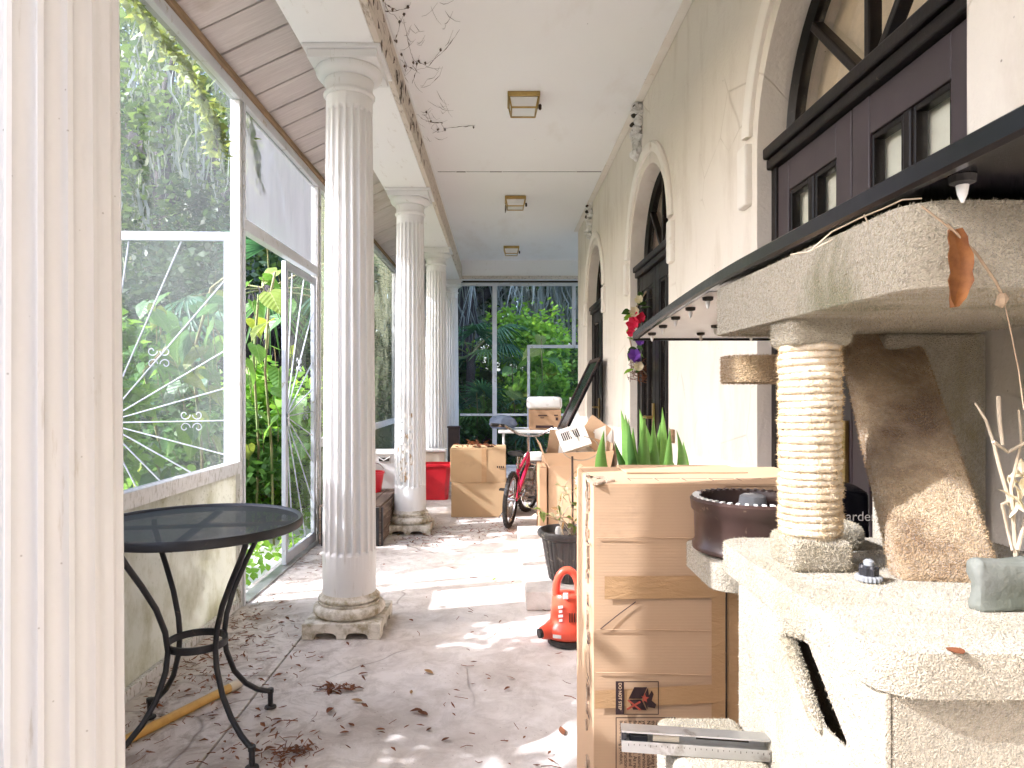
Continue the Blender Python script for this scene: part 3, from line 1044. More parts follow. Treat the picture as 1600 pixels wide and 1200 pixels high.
ceiling_light(4.92, 'nearest and largest brass box light on the white ceiling')
ceiling_light(7.52, 'middle brass box light, with a dangling cobweb')
ceiling_light(10.12, 'smallest, farthest brass box light near the cross beam')
MB_w = MB().tube([(.06, 7.42, 3.30), (.062, 7.42, 3.25), (.058, 7.42, 3.215)], [.004, .009, .003], 6).build('hanging_web', M['cobweb'])
tag(MB_w, 'short dark cobweb tuft dangling from the middle ceiling light', 'cobweb')

# ------------------------------------------------------------------ screen wall on the left
sw = empty('screen_wall', (XS, 4, 0), 'white metal screen wall with grimy panels along the garden side', 'screen wall')
P0, P1 = XS - .03, XS + .03
for yy in (-3.95, -1.3, 1.45, 4.095, 5.83, 8.0, 10.15, 11.45):
    w = .045
    MB().box(P0, P1, yy - w, yy + w, 0.0, 3.02).build('post', M['frame'], sw, bevel=.003)
    MB().box(P1 + .0005, P1 + .012, yy - .012, yy + .012, .0, 3.02).build('post_batten', M['frame_clean'], sw, bevel=.002)
MB().box(P0 - .002, P1 + .002, -4.4, 11.5, 3.022, 3.085).build('top_rail', M['frame_clean'], sw, bevel=.003)
MB().box(P0 - .004, P1 + .02, -4.4, 11.5, 3.087, 3.122).build('wood_strip', M['bare_wood'], sw, bevel=.003)
bays = [(-3.905, -1.345), (-1.255, 1.405), (1.495, 4.05), (5.875, 7.955), (8.045, 10.105), (10.195, 11.405)]
for k, (a, b) in enumerate(bays):
    MB().box(P0 + .002, P1 + .004, a, b, .80, .872).build('chair_rail', M['frame'], sw, bevel=.003)
    MB().box(P0 + .002, P1 - .004, a, b, .0, .05).build('sill_rail', M['frame'], sw, bevel=.003)
    near = k < 3
    MB().add([(XS, a, .873), (XS, b, .873), (XS, b, 3.021), (XS, a, 3.021)], [(0, 1, 2, 3)]).build('screen_panel', M['screen'] if near else M['algae'], sw)
    MB().box(XS - .004, XS + .004, a, b, .051, .799).build('kick_panel', M['kick'] if near else M['algae'], sw)
# doorway: header, transom
MB().box(P0 + .002, P1 - .002, 4.141, 5.784, 2.262, 2.335).build('door_header', M['frame_clean'], sw, bevel=.003)
MB().add([(XS, 4.141, 2.336), (XS, 5.784, 2.336), (XS, 5.784, 3.021), (XS, 4.141, 3.021)], [(0, 1, 2, 3)]).build('transom_panel', M['transom'], sw)
MB().box(P0 - .01, P1 + .01, 4.141, 5.784, .0, .012).build('threshold', M['alu'], sw)


def scroll(c, ex, ez, r):
    """a small four-part wrought scroll centred at c in the plane of ex, ez"""
    out = []
    for sx in (-1, 1):
        for sz in (-1, 1):
            p = []
            for k in range(15):
                a = k / 14 * 2.0 * math.pi
                rr_ = r * (.52 - .40 * k / 14)
                cx_, cz_ = sx * r * .62, sz * r * .62
                p.append(c + ex * (cx_ + sx * rr_ * math.cos(a + math.pi)) + ez * (cz_ + sz * rr_ * math.sin(a + math.pi)))
            out.append(p)
    return out


def screen_door(hinge, dirv, label, flip=False):
    """sunburst screen door; hinge point on the floor, unit direction to the free stile"""
    W_, H = .815, 2.235
    ex = Vector(dirv).normalized()
    ez = Vector((0, 0, 1))
    en = ez.cross(ex)
    h = Vector(hinge)
    r = empty('screen_door', hinge, label, 'screen door', 'sunburst screen doors')

    def bar(a, b, wd, name, mat, dp=.016, par=r):
        A = h + ex * a[0] + ez * a[1]
        B = h + ex * b[0] + ez * b[1]
        d = (B - A)
        L = d.length / 2
        d.normalize()
        s = en.cross(d)
        return MB().obox((A + B) / 2, d * L, s * wd / 2, en * dp).build(name, mat, par, bevel=.002, seg=1)
    s = .052
    bar((s / 2, .02), (s / 2, H), s, 'stile', M['door_frame'])
    fs = bar((W_ - s / 2, .02), (W_ - s / 2, H), s, 'stile', M['door_frame'])
    bar((s + .0005, H - s / 2), (W_ - s - .0005, H - s / 2), s, 'rail', M['door_frame'], .0155)
    bar((s + .0005, .06), (W_ - s - .0005, .06), .08, 'rail', M['door_frame'], .0155)
    MB().add([h + ex * s + ez * .10, h + ex * (W_ - s) + ez * .10, h + ex * (W_ - s) + ez * (H - s), h + ex * s + ez * (H - s)], [(0, 1, 2, 3)]).build('screen_mesh', M['door_screen'], r)
    # sunburst of bars fanning out from the lock side
    fc = (W_ - s, 1.10)
    ends = []
    for a in (-80, -63, -46, -30, -15, 1, 16, 31, 50, 67, 82):
        dx, dz = -math.cos(R(a)), math.sin(R(a))
        t1 = (fc[0] - s) / max(1e-6, -dx)
        t2 = ((H - s - fc[1]) / dz) if dz > 0 else ((.10 - fc[1]) / dz if dz < 0 else 1e9)
        t_ = min(t1, t2) - .004
        ends.append((dx, dz, t_))
        bar((fc[0] + dx * .03, fc[1] + dz * .03), (fc[0] + dx * t_, fc[1] + dz * t_), .0078, 'sunburst_bar', M['door_frame'], .005)
    for k, q in ((8, .46), (5, .73)):
        dx, dz, t_ = ends[k]
        c = h + ex * (fc[0] + dx * t_ * q) + ez * (fc[1] + dz * t_ * q)
        m = MB()
        for p in scroll(c, ex, ez, .062):
            m.tube(p, .0035, 5)
        m.build('scroll_ornament', M['door_frame'], r)
    lk = MB().obox(h + ex * (W_ - s / 2) + ez * 1.08 + en * .024, ex * .014, ez * .05, en * .008)
    lk.build('latch', M['chrome'], r, bevel=.003)
    m = MB()
    for zz in (1.78, 1.80, 1.82, 1.84, 1.72, 1.70):
        m.obox(h + ex * (W_ - s / 2) + ez * zz - en * .0175, ex * .006, ez * .006, en * .002)
    m.build('hinge_screws', M['gap'], r)
    return r


screen_door((XS - .02, 4.075, .0), (-1, -.04, 0), 'white sunburst screen door swung open outside, behind the grimy panel')
screen_door((XS, 5.775, .0), (0, -1, 0), 'closed white sunburst screen door between the doorway and the tall column')

# ------------------------------------------------------------------ far garden screen
es = empty('garden_screen', (.2, 11.36, 0), 'far end screen framed in pale metal, looking out on palms', 'screen wall')
YE = 11.36


def efr(x0, x1, z0, z1, name, dy=.022):
    MB().box(x0, x1, YE - dy, YE + dy, z0, z1).build(name, M['frame_clean'], es, bevel=.003)


efr(-.66, 3.1, 3.015, ZB - .03, 'top_rail')
MB().box(-.66, 3.1, YE - .03, YE + .02, ZB - .029, ZB - .001).build('dark_gap_strip', M['gap'], es)
efr(-.125, -.05, .03, 3.014, 'upright', .024)
efr(.455, .50, .03, 1.98, 'door_stile')
efr(.455, 2.3, 1.982, 2.035, 'door_head')
efr(1.20, 1.26, 2.037, 3.014, 'upright')
efr(-.66, -.126, .855, .892, 'chair_rail')
efr(-.049, .454, .855, .892, 'chair_rail')
efr(.501, 2.3, .855, .892, 'chair_rail')
efr(-.66, 3.1, 0, .029, 'sill_rail')
MB().add([(-.66, YE + .027, .03), (3.1, YE + .027, .03), (3.1, YE + .027, 3.01), (-.66, YE + .027, 3.01)], [(0, 1, 2, 3)]).build('screen_mesh', M['clear_mesh'], es)
# ------------------------------------------------------------------ bistro table and pole
def bistro_table():
    cx, cy, zt, rr_ = -1.115, 2.515, .815, .375
    r = empty('bistro_table', (cx, cy, 0), 'round black perforated metal table with curved legs by the screen wall', 'table')
    m = MB()
    n = 64
    top = [(cx, cy, zt - .006)] + [(cx + (rr_ - .012) * math.cos(2 * math.pi * k / n), cy + (rr_ - .012) * math.sin(2 * math.pi * k / n), zt - .006) for k in range(n)]
    m.add(top, [(0, 1 + k, 1 + (k + 1) % n) for k in range(n)])
    m.build('table_top', M['perforated'], r)
    MB().lathe((cx, cy, zt), [(rr_ - .018, -.007), (rr_ - .012, .001), (rr_ - .004, .003), (rr_, -.003), (rr_, -.026), (rr_ - .005, -.030), (rr_ - .008, -.010), (rr_ - .018, -.0075)], 72, cap=False).build('rim', M['black_metal'], r, smooth=True)
    for a in (10, 100):
        d = Vector((math.cos(R(a)), math.sin(R(a)), 0))
        MB().obox(Vector((cx, cy, zt - .018 - a * .0001)), d * (rr_ - .016), Vector((-d.y, d.x, 0)) * .014, Vector((0, 0, .005))).build('cross_bar', M['black_metal'], r)
    prof = [(.29, .79), (.285, .755), (.255, .70), (.205, .62), (.155, .53), (.122, .44), (.112, .37), (.120, .30), (.155, .21), (.205, .145), (.262, .098), (.302, .078), (.318, .074), (.322, .068), (.322, .012)]
    for a in (-34, 56, 146, 236):
        d = Vector((math.cos(R(a)), math.sin(R(a)), 0))
        p = [Vector((cx, cy, 0)) + d * q + Vector((0, 0, z)) for q, z in prof]
        lg = MB().tube(p, .0105, 8).build('leg', M['black_metal'], r, smooth=True, angle=60)
        f = Vector((cx, cy, 0)) + d * .322
        MB().lathe(f, [(.018, 0), (.024, .003), (.023, .009), (.012, .014)], 14).build('foot_cap', M['rubber'], lg, smooth=True)
        MB().tube([f + Vector((0, 0, .064)) - d * .0, f + Vector((0, 0, .080))], .0135, 8).build('ankle_collar', M['black_metal'], lg)
    ring = []
    for k in range(40):
        a = 2 * math.pi * k / 40
        ring.append((cx + .113 * math.cos(a), cy + .113 * math.sin(a)))
    m = MB()
    vs = [(cx + q * math.cos(2 * math.pi * k / 40), cy + q * math.sin(2 * math.pi * k / 40), z) for k in range(40) for q, z in ((.098, .358), (.106, .358), (.106, .384), (.098, .384))]
    fs = [(k * 4 + i, k * 4 + (i + 1) % 4, ((k + 1) % 40) * 4 + (i + 1) % 4, ((k + 1) % 40) * 4 + i) for k in range(40) for i in range(4)]
    m.add(vs, fs).build('leg_ring', M['black_metal'], r, smooth=True)


bistro_table()
pl = empty('yellow_pole', (-1.25, 2.73, .02), 'short yellow pole lying on the floor under the round table', 'pole')
MB().tube([(-1.375, 2.47, .019), (-1.16, 2.925, .019)], .0185, 14).build('shaft', M['yellow_pole'], pl, smooth=True)
MB().tube([(-1.1605, 2.924, .019), (-1.136, 2.976, .019)], .0205, 14).build('end_cap', M['cream_plastic'], pl, smooth=True)


# ------------------------------------------------------------------ text helper
def text_mesh(body, size, origin, ex, ey, name, mat, parent, align='LEFT', bold=0.0, space=1.0):
    cu = bpy.data.curves.new('lettering', 'FONT')
    cu.body = body
    cu.size = size
    cu.align_x = align
    cu.offset = bold
    cu.space_character = space
    ob = bpy.data.objects.new('lettering', cu)
    C.objects.link(ob)
    dg = bpy.context.evaluated_depsgraph_get()
    me = bpy.data.meshes.new_from_object(ob.evaluated_get(dg))
    bpy.data.objects.remove(ob)
    ex, ey = Vector(ex), Vector(ey)
    en = ex.cross(ey)
    mt = Matrix(((ex.x, ey.x, en.x, origin[0]), (ex.y, ey.y, en.y, origin[1]), (ex.z, ey.z, en.z, origin[2]), (0, 0, 0, 1)))
    me.transform(mt)
    me.name = name
    return link_mesh(name, me, mat, parent)


# ------------------------------------------------------------------ big foreground carton
BX0, BX1, BY0, BY1, BZ = .236, .84, 1.715, 2.09, 1.062


def big_carton():
    r = empty('cardboard_carton', (.52, 1.9, 0), 'tall tan cardboard carton with warning print, behind the cat tree', 'carton', 'cardboard boxes stored on the porch')
    sx = .566           # seam between the two halves of the taped face
    # walls, folded out of sheets: left, back, right, top, and two front flaps
    rb = random.Random(4)

    def sheet(name, o, ex, ez, en, w, h, t_=.006, nx=10, nz=20, amp=.004, mat=M['card']):
        from mathutils import noise as mn
        o, ex, ez, en = map(Vector, (o, ex, ez, en))
        vs = []
        for q in (0, 1):
            for j in range(nz + 1):
                for i in range(nx + 1):
                    a, b = i / nx, j / nz
                    p = o + ex * w * a + ez * h * b
                    e = math.sin(math.pi * a) ** .5 * math.sin(math.pi * b) ** .4
                    d = (mn.noise(p * 5.0) * .9 + mn.noise(Vector((p.x * 1.5, p.y * 1.5, p.z * 16))) * .55) * amp * e
                    vs.append(p + en * (d - q * t_))
        N = (nx + 1) * (nz + 1)
        fs = []
        for j in range(nz):
            for i in range(nx):
                a = j * (nx + 1) + i
                fs.append((a, a + 1, a + nx + 2, a + nx + 1))
                fs.append((N + a + nx + 1, N + a + nx + 2, N + a + 1, N + a))
        rim = [i for i in range(nx + 1)] + [j * (nx + 1) + nx for j in range(1, nz + 1)] + [nz * (nx + 1) + i for i in range(nx - 1, -1, -1)] + [j * (nx + 1) for j in range(nz - 1, 0, -1)]
        for a, b in zip(rim, rim[1:] + rim[:1]):
            fs.append((a, b, b + N, a + N))
        return MB().add(vs, fs).build(name, mat, r, smooth=True, angle=30)
    X, Z, Y = Vector((1, 0, 0)), Vector((0, 0, 1)), Vector((0, 1, 0))
    sheet('side_flap', (BX0, BY0, .004), X, Z, -Y, sx - BX0 - .002, BZ - .010, nx=24, nz=60, amp=.0035)
    sheet('side_flap', (sx + .002, BY0 + .001, .004), X, Z, -Y, BX1 - sx - .002, BZ - .012, nx=18, nz=60, amp=.0035)
    sheet('side_wall', (BX0, BY1, .004), -Y, Z, -X, BY1 - BY0 - .008, BZ - .008, amp=.004)
    sheet('side_wall', (BX1, BY0 + .008, .004), Y, Z, X, BY1 - BY0 - .008, BZ - .008)
    sheet('side_wall', (BX1 - .006, BY1, .004), -X, Z, Y, BX1 - BX0 - .012, BZ - .008)
    sheet('top_flap', (BX0 + .002, BY0 + .002, BZ), X, Y, Z, BX1 - BX0 - .004, BY1 - BY0 - .004, nx=20, nz=12, amp=.006)
    sheet('top_flap', (BX0 + .12, BY0 + .20, BZ + .0055), X, Y, Z, .34, BY1 - BY0 - .195, t_=.004, nx=12, nz=8, amp=.006)
    # chewed near corner
    m = MB()
    for k in range(60):
        z = BZ - rb.random() ** 2.2 * 1.0
        y_ = BY0 + .22 * rb.random() * (1 if z < BZ - .05 else .9) + .03
        s = rb.uniform(.004, .012)
        m.obox((BX0 - .003, y_ * .25 + (BY0 + .085) * .75, z), (.003, 0, 0), (0, s * .8, rb.uniform(-.3, .3) * s), (0, 0, s * 1.3))
    for k in range(26):
        s = rb.uniform(.003, .009)
        m.obox((BX0 + rb.random() ** 2 * .05, BY0 + rb.random() ** 2 * .10, BZ + .003), (s, s * .4, .001), (-s * .4, s, .001), (0, .001, .003))
    o = m.build('chewed_edge', M['card_edge'], r)
    o['kind'] = 'stuff'
    # tape strips (each its own strip)
    yf = BY0 - .0065

    def strip(x0, x1, z0, z1, z2=None, z3=None, dy=0.0, mat=M['tape']):
        z2 = z0 if z2 is None else z2
        z3 = z1 if z3 is None else z3
        m = MB()
        k = 10
        for i in range(k):
            a, b = i / k, (i + 1) / k
            m.add([(x0 + (x1 - x0) * a, yf - dy, z0 + (z2 - z0) * a), (x0 + (x1 - x0) * b, yf - dy, z0 + (z2 - z0) * b),
                   (x0 + (x1 - x0) * b, yf - dy, z1 + (z3 - z1) * b), (x0 + (x1 - x0) * a, yf - dy, z1 + (z3 - z1) * a)], [(0, 1, 2, 3)])
        return m.build('tape_strip', mat, r)
    strip(sx - .036, sx + .034, .03, BZ - .012)
    strip(.262, sx + .06, .774, .832, .780, .834, .001)
    strip(BX0 + .002, sx + .05, .500, .546, .520, .566, .001)
    strip(sx + .036, .80, .50, .56, .545, .60, .0005)
    strip(sx + .030, BX1 - .01, .17, .225, .17, .225, .0006)
    MB().box(sx - .0015, sx + .0015, yf - .003, yf + .002, .03, BZ - .014).build('open_seam', M['gap'], r)
    # creases
    for z0, z1 in ((.698, .694), (.928, .926), (.59, .583)):
        MB().tube([(BX0 + .006, yf + .0015, z0), (.36, yf + .0005, (z0 + z1) / 2 + .002), (sx - .04, yf + .0015, z1)], .0014, 5).build('crease', M['card'], r)
    MB().tube([(.252, yf - .0005, .700), (.295, yf - .0006, .735), (.34, yf - .0005, .768)], .0012, 5).build('cut_mark', M['ink'], r)
    # print on the left side and top
    for z in (.86, .70, .60, .50):
        m = MB()
        x_ = BX0 - .0075
        for y0, y1, za, zb in ((BY0 + .03, BY0 + .034, z - .045, z + .045), (BY0 + .07, BY0 + .074, z - .045, z + .045), (BY0 + .035, BY0 + .069, z + .041, z + .045), (BY0 + .035, BY0 + .069, z - .045, z - .041)):
            m.box(x_ - .0005, x_, y0, y1, za, zb)
        m.build('side_print_frame', M['ink'], r)
    for k in range(5):
        MB().box(.33 + k * .07, .395 + k * .07, BY0 + .05, BY0 + .0525, BZ + .0068, BZ + .0072).build('top_print_line', M['ink'], r)
        MB().box(.33 + k * .07, .332 + k * .07, BY0 + .012, BY0 + .048, BZ + .0068, BZ + .0072).build('top_print_line', M['ink'], r)
    # DO NOT STEP panel
    yp = yf - .0032

    def rect(x0, x1, z0, z1, mat, name, dy=0.0, par=r):
        return MB().add([(x0, yp - dy, z0), (x1, yp - dy, z0), (x1, yp - dy, z1), (x0, yp - dy, z1)], [(0, 1, 2, 3)]).build(name, mat, par)

    def pxx(u): return (u - VX) * BY0 / F
    def pzz(v): return CZ - (v - VY) * BY0 / F
    lw = .0022
    x0, x1, z1, z0 = pxx(961), pxx(1028), pzz(1062), pzz(1114)

    def frame_(x0, x1, z0, z1, name):
        m = MB()
        for a, b, c_, d in ((x0, x1, z0, z0 + lw), (x0, x1, z1 - lw, z1), (x0, x0 + lw, z0 + lw, z1 - lw), (x1 - lw, x1, z0 + lw, z1 - lw)):
            m.add([(a, yp, c_), (b, yp, c_), (b, yp, d), (a, yp, d)], [(0, 1, 2, 3)])
        return m.build(name, M['ink'], r)
    frame_(x0, x1, z0, z1, 'step_warning_frame')
    rect(x0 + .0005, pxx(974), z0 + .0005, z1 - .0005, M['ink'], 'black_print_bar', .0003)
    ex, ey = Vector((0, 0, -1)), Vector((1, 0, 0))
    text_mesh('DO NOT STEP', .0106, (pxx(965.6), yp - .0007, z1 - .0035), ex, ey, 'step_lettering', M['ink_tan'], r, bold=.0003)

    def pol(pts, mat, name, dy):
        MB().add([(pxx(u), yp - dy, pzz(v)) for u, v in pts], [tuple(range(len(pts)))]).build(name, mat, r)
    pol([(981, 1089), (990, 1071), (1010, 1071), (1002, 1089)], M['ink'], 'print_box_face', .0004)
    pol([(981, 1090.5), (1001, 1090.5), (1009, 1107), (988, 1106)], M['ink'], 'print_box_face', .0004)
    pol([(1003, 1089.5), (1011, 1072), (1013, 1086), (1010, 1106)], M['ink'], 'print_box_face', .0004)
    pol([(1012, 1085), (1017, 1076), (1020, 1082), (1017, 1092), (1024, 1098), (1022, 1104), (1011, 1102)], M['ink'], 'print_boot', .0005)
    pol([(1006, 1080), (1008, 1086), (1013, 1087), (1009, 1090), (1010, 1095), (1006, 1092), (1002, 1094), (1004, 1089), (1001, 1085), (1005, 1085)], M['ink_red'], 'print_burst', .0007)
    pol([(979, 1092), (981, 1090), (1001, 1106), (998, 1107)], M['ink_red'], 'print_cross_stroke', .0007)
    pol([(979, 1107), (978, 1104), (999, 1092), (1000, 1095)], M['ink_red'], 'print_cross_stroke', .0008)
    # warning text block
    frame_(pxx(961), pxx(1054), .20, pzz(1118), 'warning_frame')
    zt = pzz(1123)
    hx = pxx(1040)
    for pts in (((0, 0), (.0135, .0075), (.0135, -.0075)),):
        o = Vector((hx - .003, yp - .0004, zt - .012))
        tri = [o + Vector((a, 0, b)) for a, b in pts]
        m = MB()
        for a, b in zip(tri, tri[1:] + tri[:1]):
            m.tube([a, b], .0010, 4)
        m.build('warning_triangle', M['ink'], r)
    text_mesh('WARNING:', .0165, (hx - .002, yp - .0004, zt - .028), ex, ey, 'warning_lettering', M['ink'], r, bold=.0005)
    lines = ['Recharge once a month when', 'not in use. Toy has small parts', 'that can be a choking hazard.', 'Not suitable for children under 3', 'years. Adult supervision required.', 'Keep away from sources of', 'fire. Please read. As required', 'an adult may read and', 'understand instruction manual', 'before using product.']
    for k, ln in enumerate(lines):
        text_mesh(ln, .0128, (hx - .0145 - k * .01135, yp - .0004, zt), ex, ey, 'warning_lettering', M['ink'], r, bold=.0002)
    return r


big_carton()


# ------------------------------------------------------------------ plain boxes
def carton(x0, x1, y0, y1, z0, z1, label, mat, rz=0.0, tape=None, name='cardboard_box', closed=True, group='cardboard boxes stored on the porch'):
    r = empty(name, ((x0 + x1) / 2, (y0 + y1) / 2, z0), label, 'box', group)
    MB().box(x0, x1, y0, y1, z0, z1 - .008).build('box_body', mat, r, bevel=.006, sub=3, noise=.005, nscale=4)
    xm = (x0 + x1) / 2
    MB().box(x0 + .002, xm - .002, y0 + .002, y1 - .002, z1 - .0075, z1).build('lid_flap', mat, r, bevel=.002)
    MB().box(xm + .002, x1 - .002, y0 + .002, y1 - .002, z1 - .0078, z1 - .0005).build('lid_flap', mat, r, bevel=.002)
    if tape:
        MB().box(tape - .025, tape + .025, y0 - .0035, y0 - .002, z0 + (z1 - z0) * .02, z1 - .001).build('tape_strip', M['tape'], r)
    r.rotation_euler.z = 0
    return r


b1 = carton(-.495, .075, 6.93, 7.38, 0, .352, 'plain tan carton on the floor, lower of the two beside the bicycle', M['card2'])
b2 = carton(-.505, .065, 6.935, 7.38, .353, .700, 'tan carton with brown tape, upper of the two beside the bicycle', M['card2'], tape=-.16)
m = MB()
for k in range(4):
    m.box(-.03 + k * .02, -.018 + k * .02, 6.9275, 6.929, .50, .52)
m.build('print_mark', M['ink'], b2)
rl = random.Random(21)


def leaf_shape(L, W, n=4, curl=.25, fold=.2):
    """one leaf along +X from the origin, up is +Z"""
    vs, fs = [], []
    for i in range(n + 1):
        t_ = i / n
        w = W * math.sin(math.pi * min(1, (t_ * .92 + .05))) ** .8 * (1 - .25 * t_)
        if i == n: w = 0.001
        z = -curl * L * t_ * t_
        vs += [(L * t_, -w, z + fold * w), (L * t_, 0, z), (L * t_, w, z + fold * w)]
    for i in range(n):
        a = i * 3
        fs += [(a, a + 3, a + 4, a + 1), (a + 1, a + 4, a + 5, a + 2)]
    return vs, fs


def put(vs, M4):
    return [M4 @ Vector(v) for v in vs]


m = MB()
for k in range(40):
    vs, fs = leaf_shape(rl.uniform(.04, .09), rl.uniform(.01, .025), 3, rl.uniform(-.3, .6), .5)
    mt = Matrix.Translation((-.40 + rl.gauss(.16, .09), 7.0 + rl.uniform(0, .12), .706 + rl.uniform(0, .035))) @ Euler((rl.uniform(-.6, .6), rl.uniform(-.6, .6), rl.uniform(0, 6.3))).to_matrix().to_4x4()
    m.add(put(vs, mt), fs)
tag(m.build('dead_leaves', M['leaf_brown']), 'heap of red-brown dead leaves on the upper carton', 'leaves', kind='stuff')

# open carton full of papers beside the wall
oc = empty('open_carton', (.7, 6.1, 0), 'open tan carton with raised flaps, stuffed with papers', 'carton', 'cardboard boxes stored on the porch')
x0, x1, y0, y1, z1 = .43, .98, 6.03, 6.46, .62
for a, b, c_, d in ((x0, x1, y0, y0 + .008), (x0, x1, y1 - .008, y1), (x0, x0 + .008, y0 + .0085, y1 - .0085), (x1 - .008, x1, y0 + .0085, y1 - .0085)):
    MB().box(a, b, c_, d, 0, z1).build('box_wall', M['card'], oc)
MB().add([(x0, y0, z1), (x1, y0, z1), (x1 + .02, y0 - .07, z1 + .14), (x0 - .06, y0 - .09, z1 + .12)], [(0, 1, 2, 3)]).build('open_flap', M['card'], oc)
MB().add([(x0, y0, z1), (x0, y1, z1), (x0 - .10, y1, z1 + .24), (x0 - .07, y0 + .0, z1 + .20)], [(0, 1, 2, 3)]).build('open_flap', M['card'], oc)
MB().add([(x0, y1, z1), (x1, y1, z1), (x1, y1 + .05, z1 + .28), (x0 + .05, y1 + .05, z1 + .30)], [(0, 1, 2, 3)]).build('open_flap', M['card'], oc)
MB().add([(x1, y0, z1), (x1, y1, z1), (x1 + .02, y1, z1 + .2), (x1 + .02, y0, z1 + .2)], [(0, 1, 2, 3)]).build('open_flap', M['card'], oc)
MB().box(x0 + .01, x1 - .01, y0 + .01, y1 - .01, .40, .55).build('packing_paper', M['paper'], oc, sub=3, noise=.03, nscale=9)


def flat_card(name, c, ex, ez, w, h, t_, mat, label, cat='box'):
    ex, ez = Vector(ex).normalized(), Vector(ez).normalized()
    en = ez.cross(ex).normalized()
    o = MB().obox(c, ex * w / 2, ez * h / 2, en * t_ / 2).build(name, mat, None, bevel=.002)
    return tag(o, label, cat), ex, ez, en


# white printed box tilted in the open carton
o, ex, ez, en = flat_card('printed_box', (.66, 6.12, .86), (1, 0, .32), (-.32, .45, .85), .26, .22, .05, M['paper'], 'white printed box with black stripes, tilted in the open carton')
m = MB()
for k in range(9):
    c_ = Vector((.66, 6.12, .86)) - en * (-.032) if False else Vector((.66, 6.12, .86))
    s = -1 if en.y > 0 else 1
    base = c_ + en * s * .027
    a = base + ex * (-.09 + k * .018) + ez * .03
    m.obox(a, ex * .005, ez * .04, en * .001)
m.build('black_stripe_print', M['ink'], o)
m = MB()
m.obox(base + ex * -.03 - ez * .07, ex * .07, ez * .006, en * .001)
m.build('print_line', M['ink_pale'], o)
o, ex, ez, en = flat_card('folded_flyer', (.86, 6.22, .90), (1, -.1, -.75), (.6, .3, .8), .22, .26, .02, M['card'], 'tan folded card sliding out of the open carton', 'card')
m = MB()
rp = random.Random(5)
for k in range(16):
    p = [Vector((.50 + rp.random() * .4, 6.2 + rp.random() * .16, .62)) for _ in range(1)]
    q = p[0]
    a = rp.uniform(-.15, .15)
    m.add([q, q + Vector((.10, a * .3, 0)), q + Vector((.10 + a, a, .2 + rp.random() * .16)), q + Vector((a, a, .22 + rp.random() * .14)), ], [(0, 1, 2, 3)])
tag(m.build('crumpled_paper', M['paper']), 'crumpled packing paper sticking up from the open carton', 'paper', kind='stuff')
carton(.345, .415, 6.0, 6.42, 0, .62, 'narrow dark carton standing on edge beside the open carton', M['card3'])
carton(.45, 1.0, 6.60, 7.35, 0, .60, 'low dark carton under the leaning black panel', M['card3'])

# black panel leaning on the wall
o = empty('leaning_board', (.7, 6.9, .61), 'black framed panel leaning against the wall by the far arch', 'panel')
A, B = Vector((.51, 6.95, .625)), Vector((.985, 6.95, 1.60))
d = (B - A).normalized()
nn = Vector((d.z, 0, -d.x))
mid = (A + B) / 2
MB().obox(mid, d * (B - A).length / 2, Vector((0, .36, 0)), nn * .012).build('sheet', M['black_gloss'], o)
for s in (-1, 1):
    MB().obox(mid + Vector((0, s * .345, 0)) - nn * .018, d * (B - A).length / 2, Vector((0, .02, 0)), nn * .006).build('frame_bar', M['dark_wood'], o, bevel=.002)
    MB().obox(mid + d * s * ((B - A).length / 2 - .02) - nn * .018, d * .02, Vector((0, .3245, 0)), nn * .006).build('frame_bar', M['dark_wood'], o, bevel=.002)


# ------------------------------------------------------------------ far clutter: folding table and what is on it
ft = empty('folding_table', (.45, 9.2, 0), 'white folding table crowded with boxes near the garden screen', 'table')
MB().box(-.02, .95, 8.85, 9.55, .725, .765).build('table_top', M['white_plastic'], ft, bevel=.01)
for x_ in (.05, .88):
    for y_ in (8.92, 9.48):
        MB().tube([(x_, y_, .72), (x_, y_, 0)], .016, 8).build('leg', M['white_plastic'], ft)
r = carton(.39, .80, 8.93, 9.30, .766, 1.03, 'printed brown carton on the white folding table', M['card3'])
m = MB()
m.box(.47, .70, 8.926, 8.928, .79, .825)
m.box(.50, .62, 8.926, 8.928, .95, .962).box(.53, .58, 8.926, 8.928, .92, .93).box(.71, .76, 8.926, 8.928, .95, .965).box(.73, .76, 8.926, 8.928, .89, .93)
m.build('print_mark', M['ink'], r)
tb = MB().box(.36, .82, 8.95, 9.28, 1.031, 1.20).build('storage_tub', M['white_plastic'], None, bevel=.05, seg=4, smooth=True)
tag(tb, 'white storage tub on top of the printed brown carton', 'tub')
bg = MB().lathe((.03, 9.2, .767), [(.04, 0), (.15, .01), (.19, .06), (.17, .13), (.11, .17), (.02, .185)], 20, fn=lambda a, i: 1 + .12 * math.sin(3 * a + i) + .05 * math.sin(7 * a)).build('cloth_bundle', M['blue_bag'], None, smooth=True)
tag(bg, 'blue-grey cloth bundle on the left end of the folding table', 'bundle')
wb = MB().box(.86, .97, 8.40, 8.43, 0, 1.20).build('foam_board', M['white_plastic'], None, bevel=.004)
tag(wb, 'narrow white board standing against the wall behind the papers', 'board')
cr = empty('slatted_crate', (.38, 8.0, 0), 'small pale slatted crate under the folding table', 'crate')
for k in range(4):
    MB().box(.25, .55, 7.85, 7.862, .03 + k * .12, .12 + k * .12).build('slat', M['crate_wood'], cr, bevel=.002)
    MB().box(.25, .262, 7.863, 8.2, .03 + k * .12, .12 + k * .12).build('slat', M['crate_wood'], cr, bevel=.002)
for x_ in (.264, .53):
    MB().box(x_, x_ + .018, 7.8625, 7.88, 0, .52).build('corner_post', M['crate_wood'], cr)
o = MB().box(.28, .52, 7.9, 8.15, .0, .56).build('cloth_bag', M['paper'], None, bevel=.06, seg=3, sub=1, noise=.02, smooth=True)
